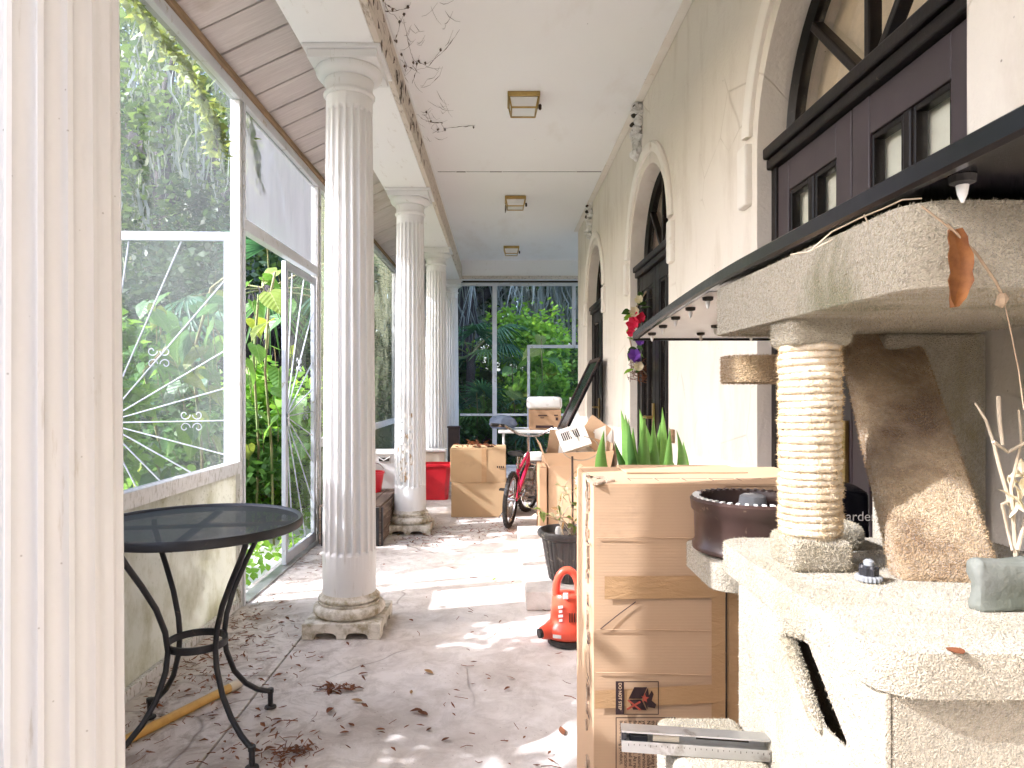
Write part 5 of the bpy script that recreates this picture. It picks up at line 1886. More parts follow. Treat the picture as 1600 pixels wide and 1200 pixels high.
# aluminium spirit level sticking out beside the box
lv = empty('spirit_level', (.39, 1.2, .75), 'aluminium level with ruler marks lying on the low carpet step', 'level')
L0, L1 = Vector((.216, 1.215, .686)), Vector((.4655, 1.185, .684))
d = (L1 - L0).normalized()
s = Vector((-d.y, d.x, 0)).normalized()
c_ = (L0 + L1) / 2
hl = (L1 - L0).length / 2
MB().obox(c_ + Vector((0, 0, .0115)), d * hl, s * .014, Vector((0, 0, .0015))).build('top_web', M['alu'], lv)
MB().obox(c_ - Vector((0, 0, .0115)) - s * .001, d * hl, s * .015, Vector((0, 0, .0015))).build('bottom_web', M['alu'], lv)
MB().obox(c_ + s * .009, d * (hl - .004), s * .0015, Vector((0, 0, .0098))).build('back_web', M['alu'], lv)
MB().obox(c_ - s * .0155 - Vector((0, 0, .013)), d * hl, s * .0008, Vector((0, 0, .010))).build('ruler_face', M['alu'], lv)
for k in range(26):
    h = .0042 if k % 4 == 0 else .0024
    MB().obox(c_ - s * .0166 - Vector((0, 0, .0075 + h / 2)) + d * (-hl + .012 + k * .0095), d * .0005, s * .0002, Vector((0, 0, h / 2))).build('ruler_mark', M['gap'], lv)
MB().obox(L0 + d * .004, d * .004, s * .0125, Vector((0, 0, .0098))).build('end_cap', M['knob'], lv)
MB().obox(L0 + d * .03 + Vector((0, 0, -.003)), d * .016, s * .006, Vector((0, 0, .006))).build('vial_holder', M['knob'], lv, bevel=.002)
MB().tube([L0 + d * .055, L0 + d * .10], .0075, 10).build('vial', M['cream_plastic'], lv)
MB().obox(c_ + d * .05 + s * .0072, d * .045, s * .0004, Vector((0, 0, .0035))).build('slot', M['gap'], lv)

# grey cloth lump and dead stems at the right edge
gc = MB().box(.645, .80, .945, .972, .991, 1.062).build('grey_cloth', M['grey_cloth'], None, bevel=.008, seg=2, sub=3, noise=.010, nscale=38, smooth=True)
gc.location.x = .02
tag(gc, 'grey-green folded cloth on the platform at the right edge', 'cloth')
ds_ = empty('dead_branch', (.78, .98, .99), 'bleached dead branches standing by the wall at the right edge', 'branch')
rb = random.Random(77)
yb = .97
for pts in ([(1590, 905), (1583, 800), (1580, 760), (1596, 690), (1592, 640)], [(1583, 800), (1562, 730), (1552, 690), (1540, 655), (1524, 630)], [(1552, 690), (1575, 706), (1610, 688)],
            [(1583, 780), (1566, 788), (1575, 830), (1582, 860)], [(1560, 620), (1562, 660), (1567, 695)], [(1590, 860), (1605, 800), (1604, 730)]):
    p = [at(u, v, yb + rb.uniform(-.012, .012)) for u, v in pts]
    MB().tube(p, [.0030 - .0004 * k for k in range(len(p))], 6).build('twig', M['pale_stem'], ds_, smooth=True)
for k in range(26):
    vs, fs = leaf_shape(rb.uniform(.012, .03), rb.uniform(.004, .009), 3, .4, .5)
    p = at(rb.uniform(1575, 1612), rb.uniform(735, 790), yb + rb.uniform(-.02, .02))
    MB().add(put(vs, Matrix.Translation(p) @ Euler((rb.uniform(-2, 2), rb.uniform(-2, 2), rb.uniform(0, 6.3))).to_matrix().to_4x4()), fs).build('leaf', M['leaf_cream'], ds_)

# curled dead leaf hanging by threads, and twigs under the sheet
hl_ = empty('hanging_leaf', at(1490, 420, .80), 'curled orange-brown dead leaf hanging from the edge of the cat bed', 'leaf')
vs, fs = [], []
n = 9
for k in range(n + 1):
    t_ = k / n
    c = at(1489 + 8 * math.sin(t_ * 3), 358 + 122 * t_, .765)
    w = .0128 * math.sin(math.pi * (t_ * .86 + .08)) ** .6 * (1 + .15 * math.sin(k * 2.3)) if k < n else .001
    vs += [c + Vector((-w, -.004, 0)), c + Vector((-w * .4, .006, 0)), c + Vector((w * .4, .004, 0)), c + Vector((w, -.008, 0))]
fs = [(k * 4 + q, k * 4 + q + 1, k * 4 + q + 5, k * 4 + q + 4) for k in range(n) for q in range(3)]
MB().add(vs, fs).build('leaf_blade', M['leaf_rust'], hl_, smooth=True)
MB().tube([at(1440, 322, .77), at(1470, 345, .765), at(1489, 360, .765)], .0012, 5).build('leaf_stalk', M['dead_stem'], hl_)
MB().tube([at(1480, 350, .765), at(1525, 395, .765), at(1556, 440, .765), at(1568, 465, .765)], .0016, 5).build('thread', M['dead_stem'], hl_)
MB().tube([at(1568, 465, .765), at(1580, 520, .765), at(1592, 580, .77), at(1600, 640, .77)], .0007, 4).build('thread', M['dead_stem'], hl_)
MB().lathe(at(1566, 470, .765), [(.001, -.008), (.005, -.004), (.006, .002), (.003, .008)], 7, fn=lambda a, i: rb.uniform(.5, 1.4)).build('seed_clump', M['dead_stem'], hl_)
tw = empty('dry_tendril', at(1300, 370, .80), 'thin dry tendrils trailing along the rim of the black sheet', 'twig')
for pts in ([(1270, 388), (1300, 362), (1345, 340), (1382, 325)], [(1235, 398), (1262, 394), (1300, 375)], [(1382, 325), (1410, 312), (1440, 310)], [(1350, 335), (1356, 348)]):
    MB().tube([at(u, v, .782) for u, v in pts], .0009, 5).build('twig', M['pale_stem'], tw)
fl1 = MB().lathe(at(1476, 1003, .0) * 0 + Vector((.535, .80, .9925)), [(.001, 0), (.0085, .0008), (.0095, .002), (.001, .0026)], 14, fn=lambda a, i: 1 + .1 * math.sin(3 * a)).build('fallen_leaf', M['leaf_brown'])
tag(fl1, 'single round brown leaf on the front edge of the carpeted platform', 'leaf')

# dark garden bag behind the ramp
gb = empty('garden_bag', (.82, 1.85, 0), 'dark printed bag standing behind the cat tree ramp', 'bag')
MB().box(.855, .945, 1.72, 1.85, .0, 1.05).build('bag_body', M['black_gloss'], gb, bevel=.02, seg=3, sub=1, noise=.012, nscale=12, smooth=True)
text_mesh('arden', .034, (.862, 1.7, .972), Vector((1, 0, 0)), Vector((0, 0, 1)), 'bag_lettering', M['ink_pale'], gb)
# ------------------------------------------------------------------ vegetation builders
def leaf_quads(p, L, W, g, flat=.35, up=None):
    """p (n,3) leaf bases -> diamond leaves with random directions"""
    n = len(p)
    d = g.normal(0, 1, (n, 3))
    d[:, 2] = d[:, 2] * flat - .25
    d /= np.linalg.norm(d, axis=1)[:, None]
    q = g.normal(0, 1, (n, 3))
    q[:, 2] += 1.2
    s = np.cross(d, q)
    s /= np.maximum(np.linalg.norm(s, axis=1), 1e-9)[:, None]
    l = L * g.uniform(.6, 1.3, n)[:, None]
    w = W * g.uniform(.6, 1.3, n)[:, None]
    nn = np.cross(d, s)
    mid = p + d * l * .45 + nn * l * .06
    vs = np.stack([p, mid + s * w, p + d * l, mid - s * w], 1).reshape(-1, 3)
    return vs, np.arange(n * 4).reshape(-1, 4)


def cloud(g, centres, rad, per, sq=.7):
    n = len(centres)
    r_ = rad * g.uniform(.5, 1.4, n)
    p = np.repeat(centres, per, 0) + g.normal(0, 1, (n * per, 3)) * np.repeat(r_, per)[:, None] * np.array([1, 1, sq])
    return p


def strands(g, tops, lens, w, seg=5, spread=.03):
    """hanging ribbons"""
    n = len(tops)
    k = seg + 1
    pts = np.zeros((n, k, 3))
    off = np.cumsum(g.normal(0, spread, (n, k, 2)), 1)
    for i in range(k):
        pts[:, i, :2] = tops[:, :2] + off[:, i] * lens[:, None]
        pts[:, i, 2] = tops[:, 2] - lens * i / seg
    a = g.uniform(0, math.pi, n)
    sd = np.stack([np.cos(a), np.sin(a), np.zeros(n)], 1)
    ww = w * g.uniform(.5, 1.5, n)
    taper = np.array([.5, 1.0, 1.1, .9, .6, .15, .1])[:k]
    A = pts - sd[:, None] * (ww[:, None] * taper)[..., None]
    B = pts + sd[:, None] * (ww[:, None] * taper)[..., None]
    vs = np.stack([A, B], 2).reshape(-1, 3)
    base = np.arange(n)[:, None] * (2 * k)
    fs = []
    for i in range(seg):
        f = np.array([2 * i, 2 * i + 1, 2 * i + 3, 2 * i + 2])
        fs.append(base + f)
    return vs, np.concatenate(fs)


def tree(x, y, h, cr, label, seed, mat, n=110, per=55, moss=240, base=.35, leafL=.15, leafW=.05, lean=0.0, tr=None, mosslen=1.4):
    g_ = np.random.default_rng(seed)
    rt = random.Random(seed)
    r = empty('mossy_tree', (x, y, -.12), label, 'tree', 'trees in the garden around the porch')
    tr = tr or h * .032
    pts = [Vector((x, y, -.15))]
    for k in range(1, 7):
        pts.append(Vector((x + lean * k / 6 + rt.uniform(-.14, .14) * h * .06, y + rt.uniform(-.14, .14) * h * .06, h * .72 * k / 6)))
    m = MB().tube(pts, [tr * (1.5 if k == 0 else 1.05 - .115 * k) for k in range(7)], 12)
    ends = []
    for k in range(7):
        s = pts[rt.randrange(2, 6)]
        a = rt.uniform(0, 6.3)
        e = s + Vector((math.cos(a) * cr * rt.uniform(.5, .9), math.sin(a) * cr * rt.uniform(.5, .9), h * rt.uniform(.08, .3)))
        mid = s.lerp(e, .5) + Vector((0, 0, rt.uniform(-.2, .4)))
        m.tube([s, mid, e], [tr * .42, tr * .3, tr * .1], 7)
        ends += [mid, e]
    m.build('trunk', M['bark'], r, smooth=True, angle=70)
    u = g_.normal(0, 1, (n, 3))
    u /= np.linalg.norm(u, axis=1)[:, None]
    rad = g_.uniform(.25, 1, n) ** .5
    cz = h * (base + 1) / 2
    c = np.array([x + lean, y, cz]) + u * rad[:, None] * np.array([cr, cr, h * (1 - base) / 2])
    c += g_.normal(0, .12, (n, 3)) * cr
    p = cloud(g_, c, cr * .16, per)
    vs, fs = leaf_quads(p, leafL, leafW, g_)
    arr_mesh('crown', vs, fs, mat, r)
    if moss:
        moss *= 2
        idx = g_.integers(0, n, moss // 6)
        tops = np.repeat(c[idx] - np.array([0, 0, .1]), 6, 0) + g_.normal(0, .13, (len(idx) * 6, 3))
        ln = np.repeat(g_.uniform(.4, 1.0, len(idx)) * mosslen, 6) * g_.uniform(.5, 1.2, len(tops))
        vs, fs = strands(g_, tops, ln, .018, 5, .05)
        arr_mesh('hanging_moss', vs, fs, M['moss'], r)
    return r


tree(-5.6, 11.5, 8.5, 2.6, 'pale leafy tree hazy through the near screen panel', 1, M['leaf_pale'], 150, 60, 420)
tree(-8.2, 14.5, 10.5, 3.2, 'tall mossy oak seen hazily above the open screen door', 2, M['leaf_pale'], 170, 60, 500, leafL=.18)
tree(-3.6, 13.8, 7.5, 2.0, 'dark mossy tree behind the milky transom', 3, M['leaf_dark'], 120, 60, 500, base=.3)
tree(-12.5, 21, 13, 4.6, 'broad far oak filling the left background', 4, M['leaf_dark'], 180, 60, 500, leafL=.26, leafW=.09)
tree(-6.5, 21, 12, 4.0, 'far dark oak behind the pale leafy tree', 5, M['leaf_dark'], 170, 60, 400, leafL=.24, leafW=.08)
tree(-.75, 16.6, 9, 2.6, 'thick mossy trunk left of the far screen upright', 6, M['leaf_dark'], 130, 50, 900, base=.38, tr=.36, mosslen=2.6)
tree(.95, 18.5, 9, 3.0, 'mossy oak with long grey strands right of the far upright', 7, M['leaf_dark'], 130, 50, 1000, base=.34, tr=.30, mosslen=2.6, lean=.4)
tree(2.6, 17.2, 8, 2.4, 'leaning mossy tree beyond the far screen door', 8, M['leaf_mid'], 110, 50, 900, base=.36, tr=.2, mosslen=2.4)
tree(-3.5, 26, 12, 5.0, 'deep background oak behind the palms', 9, M['leaf_dark'], 170, 60, 200, base=.08, leafL=.32, leafW=.12)
tree(4.5, 27, 12, 5.0, 'deep background oak right of the far opening', 10, M['leaf_dark'], 170, 60, 200, base=.08, leafL=.32, leafW=.12)
tree(-11, 30, 13, 6.0, 'farthest oak closing the garden on the left', 11, M['leaf_dark'], 180, 60, 0, base=.06, leafL=.36, leafW=.13)
tree(-17, 27, 14, 6.0, 'far oak at the left edge of the garden', 12, M['leaf_pale'], 180, 60, 0, base=.06, leafL=.36, leafW=.13)


def shrub(x, y, h, rx, label, seed, mat, n=60, per=60, L=.09, W=.032, ry=None, group='shrubs around the porch'):
    g_ = np.random.default_rng(seed)
    rt = random.Random(seed)
    r = empty('garden_shrub', (x, y, -.12), label, 'shrub', group)
    m = MB()
    for k in range(7):
        a = rt.uniform(0, 6.3)
        e = Vector((x + math.cos(a) * rx * .6, y + math.sin(a) * rx * .6, h * rt.uniform(.5, .95)))
        m.tube([(x + rt.uniform(-.05, .05), y + rt.uniform(-.05, .05), -.14), (Vector((x, y, 0)).lerp(e, .5) + Vector((0, 0, .1))), e], [.016, .012, .004], 5)
    m.build('stems', M['stem'], r)
    u = g_.normal(0, 1, (n, 3))
    u /= np.linalg.norm(u, axis=1)[:, None]
    c = np.array([x, y, h * .52]) + u * (g_.uniform(.15, 1, n) ** .45)[:, None] * np.array([rx, ry or rx, h * .48])
    p = cloud(g_, c, rx * .17, per)
    p = p[p[:, 2] > -.1]
    vs, fs = leaf_quads(p, L, W, g_)
    arr_mesh('foliage', vs, fs, mat, r)
    return r


S = [(-2.55, 6.2, 1.15, .62, 'low bright shrub just outside the doorway', 20, M['leaf_mid'], 90, 70, .085, .03),
     (-2.6, 7.6, 1.6, .7, 'leafy green shrub outside, beyond the closed screen door', 21, M['leaf_bright'], 90, 60, .10, .038),
     (-3.6, 6.8, 1.5, .8, 'dark shrub behind the open screen door', 22, M['leaf_mid'], 90, 60, .10, .036),
     (-4.6, 8.4, 2.2, 1.1, 'broad olive shrub seen through the lower screen panel', 23, M['leaf_mid'], 110, 60, .12, .042),
     (-3.3, 9.6, 2.4, 1.0, 'tall shrub beside the pale leafy tree', 24, M['leaf_dark'], 100, 60, .11, .04),
     (-2.7, 10.6, 2.0, .8, 'shadowed shrub behind the algae-stained panels', 25, M['leaf_mid'], 80, 60, .11, .04),
     (-6.8, 10.2, 2.6, 1.5, 'wide pale shrub at the left of the garden', 26, M['leaf_pale'], 120, 60, .14, .05),
     (-8.8, 13.0, 3.2, 1.9, 'far pale bush behind the open screen door', 27, M['leaf_pale'], 120, 60, .16, .055),
     (.05, 13.1, 1.25, .8, 'dark glossy shrub low behind the far upright', 30, M['leaf_mid'], 90, 60, .11, .04),
     (.85, 12.9, 1.9, .65, 'bright leafy shrub inside the far door frame', 31, M['leaf_bright'], 80, 55, .12, .045),
     (.55, 14.6, 3.1, 1.0, 'sunlit green bush rising behind the far door frame', 32, M['leaf_bright'], 110, 55, .13, .05),
     (1.7, 13.8, 2.2, .9, 'dark bush at the right of the far screen', 33, M['leaf_mid'], 90, 55, .12, .045),
     (-.95, 12.5, .9, .55, 'low dark shrub below the fan palms', 34, M['leaf_mid'], 80, 55, .10, .038),
     (-1.9, 14.2, 2.4, 1.0, 'dense bush left of the fan palms', 35, M['leaf_dark'], 100, 55, .12, .045),
     (2.9, 15.0, 2.8, 1.2, 'tall shadowed bush beyond the house corner', 36, M['leaf_mid'], 100, 55, .14, .05),
     (-4.4, 9.8, 4.2, 1.2, 'tall dense bush behind the heart-leaved vine', 40, M['leaf_dark'], 150, 60, .13, .045),
     (-6.6, 12.4, 4.6, 1.5, 'tall grey-green bush in the hazy middle distance', 41, M['leaf_pale'], 150, 60, .15, .05),
     (-9.8, 16.5, 5.5, 2.2, 'large dark bush closing the view on the left', 42, M['leaf_dark'], 160, 60, .2, .07),
     (-5.2, 15.5, 5.5, 1.8, 'large shadowed bush behind the pale tree trunk', 43, M['leaf_dark'], 160, 60, .18, .065),
     (-12.5, 17.0, 5.0, 2.2, 'pale bush at the far left behind the first column', 44, M['leaf_pale'], 150, 60, .2, .07),
     (-3.0, 12.2, 3.6, 1.0, 'dark bush behind the closed screen door', 45, M['leaf_dark'], 130, 60, .13, .045),
     (-2.75, 4.55, 1.9, .36, 'slim leafy shrub outside, behind the open screen door', 49, M['leaf_bright'], 60, 50, .10, .036),
     (-2.6, .2, 2.2, .6, 'unseen light-blocking shrub outside the screen by the first column', 46, M['leaf_mid'], 120, 60, .10, .036),  # this and the next two are added to cut light from the near side
     (-2.6, -1.0, 2.3, .7, 'unseen light-blocking shrub outside the screen, level with the viewer', 47, M['leaf_mid'], 120, 60, .10, .036),
     (-2.6, -2.4, 2.3, .7, 'unseen light-blocking shrub outside the screen behind the viewer', 48, M['leaf_mid'], 110, 60, .10, .036),
     (-2.45, 2.2, 2.65, .52, 'tall loose shrub outside the screen beside the round table', 39, M['leaf_mid'], 110, 60, .10, .036),
     (-2.45, 1.2, 2.55, .5, 'second tall shrub outside the near screen panel', 38, M['leaf_mid'], 100, 60, .10, .036),
     (-2.55, 3.0, 2.25, .3, 'narrow shrub outside, beyond the round table', 37, M['leaf_mid'], 60, 50, .10, .036)]
for x, y, h, rx, lb, sd, mt, n, per, L, W in S:
    shrub(x, y, h, rx, lb, sd, mt, n, per, L, W)

# ------------------------------------------------------------------ fan palms
def frond_mesh(seed, nseg=26, rad=.62, droop=.35):
    rt = random.Random(seed)
    vs, fs = [], []
    for k in range(nseg):
        a = R(-118 + 236 * k / (nseg - 1))
        L = rad * (1 - .22 * abs(k / (nseg - 1) - .5) * 2) * rt.uniform(.92, 1.06)
        d = Vector((math.cos(a), math.sin(a), 0))
        s = Vector((-d.y, d.x, 0))
        b = len(vs)
        dr = droop * rt.uniform(.6, 1.5)
        for t_, w in ((.04, .006), (.35, .019), (.65, .016), (1, .001)):
            c = d * L * t_ + Vector((0, 0, -dr * L * t_ ** 2.4 - .05 * abs(a) * t_))
            vs += [c - s * w + Vector((0, 0, .010 * (1 - t_))), c, c + s * w + Vector((0, 0, .010 * (1 - t_)))]
        for i in range(3):
            q = b + i * 3
            fs += [(q, q + 3, q + 4, q + 1), (q + 1, q + 4, q + 5, q + 2)]
    return vs, fs


def palm(x, y, h, label, seed, nf=12, size=1.0, mats=None, low=-20):
    rt = random.Random(seed)
    r = empty('fan_palm', (x, y, -.12), label, 'palm', 'fan palms behind the porch')
    mats = mats or [M['leaf_teal'], M['palm_light']]
    MB().tube([(x, y, -.15), (x + .03, y, h * .5), (x + .05, y, h)], [.13, .10, .09], 10).build('trunk', M['bark'], r, smooth=True)
    shared = {}
    for k in range(nf):
        a = 2 * math.pi * k / nf * 2.4 + rt.uniform(-.3, .3)
        el = R(rt.uniform(low, 62))
        d = Vector((math.cos(a) * math.cos(el), math.sin(a) * math.cos(el), math.sin(el)))
        pl_ = size * rt.uniform(.55, .95)
        o0 = Vector((x + .05, y, h - .03))
        tip = o0 + d * pl_ - Vector((0, 0, .1 * pl_))
        v = rt.randrange(3)
        if v not in shared:
            vs, fs = frond_mesh(seed + v, rad=.62 * size, droop=.28 + .25 * v)
            me = MB().add(vs, fs).mesh('frond')
            me.materials.append(mats[v % len(mats)])
            shared[v] = me
        q = (d - Vector((0, 0, .35))).to_track_quat('X', 'Z')
        o = bpy.data.objects.new('frond', shared[v])
        C.objects.link(o)
        o.parent = r
        o.matrix_parent_inverse = r.matrix_basis.inverted()
        o.matrix_basis = Matrix.Translation(tip) @ q.to_matrix().to_4x4()
        MB().tube([o0, o0.lerp(tip, .55) + Vector((0, 0, .04)), tip], [.012, .010, .007], 5).build('petiole', M['stem'], r)
    return r


palm(-.62, 13.6, 2.0, 'fan palm with pale drooping fronds left of the far upright', 50, 15, 1.0, [M['palm_light'], M['palm_light'], M['leaf_teal']])
palm(-.30, 12.75, .55, 'low blue-green palmetto at the foot of the fan palm', 51, 13, 1.0, [M['leaf_teal'], M['leaf_mid']], low=5)
palm(-1.35, 14.6, 1.3, 'dark palmetto behind the farthest column', 52, 12, 1.1)
palm(.42, 15.8, 1.2, 'palmetto in shade right of the far upright', 53, 12, 1.1, [M['leaf_teal']])
palm(-2.95, 8.6, 2.6, 'old cabbage palm with a dark skirt outside the doorway', 54, 12, 1.1, [M['leaf_teal'], M['leaf_mid']])
g_ = np.random.default_rng(5)
n = 900
an = g_.uniform(0, 6.28, n)
tops = np.stack([-2.92 + .22 * np.cos(an) * g_.uniform(.3, 1, n), 8.6 + .22 * np.sin(an) * g_.uniform(.3, 1, n), g_.uniform(.9, 2.6, n)], 1)
vs, fs = strands(g_, tops, g_.uniform(.5, 1.3, n), .011, 5, .09)
o = arr_mesh('dead_thatch', vs, fs, M['thatch'], [q for q in C.objects if q.get('label', '').startswith('old cabbage')][0])

# ------------------------------------------------------------------ big-leaved vines by the doorway
def heart(size=1.0, fold=.16, curl=.18):
    """heart-shaped blade: rows across the midrib, lobes behind the stalk, wavy edge"""
    xs = [-.12, -.04, .06, .18, .32, .46, .60, .74, .87, 1.0]
    hw = [.20, .34, .42, .45, .43, .38, .30, .20, .10, .004]
    V, Fc = [], []
    for i, (x, w) in enumerate(zip(xs, hw)):
        for q in (-1, -.66, -.33, 0, .33, .66, 1):
            xx = x
            if i < 3: xx = x + (.12 - .05 * i) * (1 - abs(q)) ** 1.2
            y = q * w
            z = fold * abs(y) - curl * max(0, xx) ** 2 - .3 * y * y + .018 * math.sin(i * 1.7 + q * 4.0) * abs(q)
            V.append(Vector((xx, y, z)) * size)
    for i in range(9):
        for q in range(6):
            a = i * 7 + q
            Fc.append((a, a + 1, a + 8, a + 7))
    return V, Fc


HM = {}
for nm in ('vine_bright', 'vine_lime', 'vine_mid', 'vine_teal'):
    for q in range(2):
        vs, fs = heart(1.0, (.12, .3)[q], (.16, .38)[q])
        me = MB().add(vs, fs).mesh('leaf')
        for p in me.polygons: p.use_smooth = True
        me.materials.append(M[nm])
        HM[nm, q] = me


def leaf_obj(r, p, size, rt, mats, tilt=None):
    o = bpy.data.objects.new('leaf', HM[rt.choice(mats), rt.randrange(2)])
    C.objects.link(o)
    o.parent = r
    o.matrix_parent_inverse = r.matrix_basis.inverted()
    e = Euler((rt.uniform(-.6, .6), rt.uniform(.2, 1.25), rt.uniform(0, 6.3)))
    o.matrix_basis = Matrix.Translation(p) @ e.to_matrix().to_4x4() @ Matrix.Scale(size, 4)
    return o


def vine(label, stems, leaves, seed, mats, y_rng, size, base=None):
    rt = random.Random(seed)
    pts0 = [at(*q) for q in stems[0]]
    r = empty('climbing_vine', (pts0[0].x, pts0[0].y, -.12), label, 'vine', 'big-leaved vines outside the screen')
    for s in stems:
        MB().tube([at(*q) for q in s], .011, 6).build('stem', M['stem'], r, smooth=True)
    for u, v, k in leaves:
        y = rt.uniform(*y_rng)
        p = at(u, v, y)
        leaf_obj(r, p, size * k * rt.uniform(.8, 1.2), rt, mats)
        q = p + Vector((rt.uniform(-.05, .05), .12, -.2))
        MB().tube([q, p + Vector((0, .03, -.05)), p], .004, 4).build('leaf_stalk', M['stem'], r)
    return r


rt = random.Random(3)
L1 = [(u + rt.uniform(-6, 6), v + rt.uniform(-6, 6), k) for u, v, k in ((392, 440, 1), (412, 432, 1), (432, 428, 1), (400, 468, 1.1), (425, 460, 1.1), (392, 500, 1.1), (415, 505, 1.3), (436, 500, 1.2), (398, 535, 1.1), (428, 540, 1.4), (405, 566, 1), (432, 575, 1.1), (390, 592, 1), (420, 612, 1.1), (398, 640, .9), (430, 650, 1), (410, 668, .9), (388, 690, .8), (436, 705, .9), (412, 720, .8), (395, 735, .7), (430, 745, .7), (450, 470, 1), (456, 540, 1), (462, 620, 1), (470, 690, 1), (380, 560, 1.2))]
vine('tall lime-green vine with heart leaves filling the open doorway', [[(428, 860, 5.9), (424, 700, 5.85), (414, 580, 5.8), (420, 470, 5.8), (430, 425, 5.85)], [(398, 850, 6.1), (404, 700, 6.0), (396, 560, 5.9), (404, 460, 5.9)]], L1, 4, ['vine_bright', 'vine_bright', 'vine_lime', 'vine_mid'], (5.5, 6.5), .19)
L2 = [(rt.uniform(195, 352), 0, rt.uniform(.7, 1.3)) for _ in range(70)]
L2 = [(u, rt.uniform(450, 600) if rt.random() < .55 else rt.uniform(600, 760), k) for u, v, k in L2]
vine('sprawling heart-leaved vine blurred behind the open screen door', [[(320, 900, 5.3), (315, 700, 5.2), (300, 560, 5.1), (330, 450, 5.0), (356, 430, 5.0)], [(240, 900, 5.4), (250, 700, 5.2), (225, 580, 5.1), (280, 520, 5.0)]], L2, 5, ['vine_bright', 'vine_lime', 'vine_mid', 'vine_teal'], (4.75, 5.7), .20)
L3 = [(u, v, k) for u, v, k in ((842, 545, 1), (858, 560, 1.2), (838, 575, 1), (862, 585, 1.3), (850, 600, 1), (830, 560, .9), (812, 590, 1), (800, 575, 1), (815, 615, 1.1), (795, 610, 1), (806, 640, .9), (820, 655, .8), (785, 625, .9), (760, 640, .8), (742, 600, .9), (752, 622, .9), (733, 640, .9), (870, 640, .9), (884, 620, .8), (845, 525, .8), (838, 632, .9), (858, 650, .9))]
vine('lime broad-leaved plant just beyond the far screen', [[(850, 720, 12.4), (848, 620, 12.4), (846, 530, 12.4)], [(806, 720, 12.3), (804, 640, 12.3), (800, 570, 12.3)], [(745, 720, 12.3), (746, 640, 12.3), (744, 598, 12.3)]], L3, 6, ['vine_bright', 'vine_lime', 'vine_bright'], (12.0, 12.9), .36)

# small-leaved creeper hanging along the eave outside the screen
def creeper(label, path, n, seed, mat, spread, L=.05, W=.016):
    rt = random.Random(seed)
    gg = np.random.default_rng(seed)
    P = [Vector(p) for p in path]
    r = empty('eave_creeper', P[0], label, 'vine', 'creepers hanging from the eave')
    MB().tube(P, .005, 5).build('stem', M['stem'], r)
    seg = [P[i].lerp(P[i + 1], t_ / 10) for i in range(len(P) - 1) for t_ in range(10)]
    b = np.array([rt.choice(seg)[:] for _ in range(n)]) + gg.normal(0, spread, (n, 3)) * np.array([.5, 1, 1])
    b[:, 0] = np.minimum(b[:, 0], XS - .02)
    vs, fs = leaf_quads(b, L, W, gg, .8)
    o = arr_mesh('leaves', vs, fs, mat, r)
    o['kind'] = 'stuff'


creeper('yellow-green creeper hanging under the eave above the near panel', [(XS - .07, 2.6, 3.10), (XS - .06, 3.1, 3.02), (XS - .06, 3.5, 2.98), (XS - .05, 3.85, 2.85), (XS - .05, 3.93, 2.66)], 520, 7, M['leaf_lime'], .035, .062, .020)
creeper('creeper strand hanging over the milky transom', [(XS - .05, 4.25, 3.0), (XS - .05, 4.4, 2.86), (XS - .05, 4.45, 2.68)], 110, 8, M['leaf_lime'], .035, .06, .020)
creeper('small dark green tuft dangling outside the near panel', [(XS - .1, 2.98, 2.6), (XS - .1, 2.97, 2.4), (XS - .1, 2.98, 2.14)], 160, 9, M['leaf_deep'], .025, .035, .014)

# ground cover near the doorway
g_ = np.random.default_rng(44)
n = 9000
xy = np.stack([g_.uniform(-4.6, -1.68, n), g_.uniform(3.6, 11.5, n)], 1)
p = np.concatenate([xy, g_.uniform(-.12, .10, (n, 1)) ** 1], 1)
vs, fs = leaf_quads(p, .075, .028, g_, .9)
tag(arr_mesh('ground_cover', vs, fs, M['leaf_bright']), 'low green ground cover outside the doorway', 'ground cover', kind='stuff')
n = 9000
xy = np.stack([g_.uniform(-3.5, 3.5, n), g_.uniform(11.8, 16, n)], 1)
p = np.concatenate([xy, g_.uniform(-.12, .22, (n, 1))], 1)
vs, fs = leaf_quads(p, .09, .03, g_, .9)
tag(arr_mesh('ground_cover', vs, fs, M['leaf_mid']), 'dark green ground cover beyond the far screen', 'ground cover', kind='stuff')
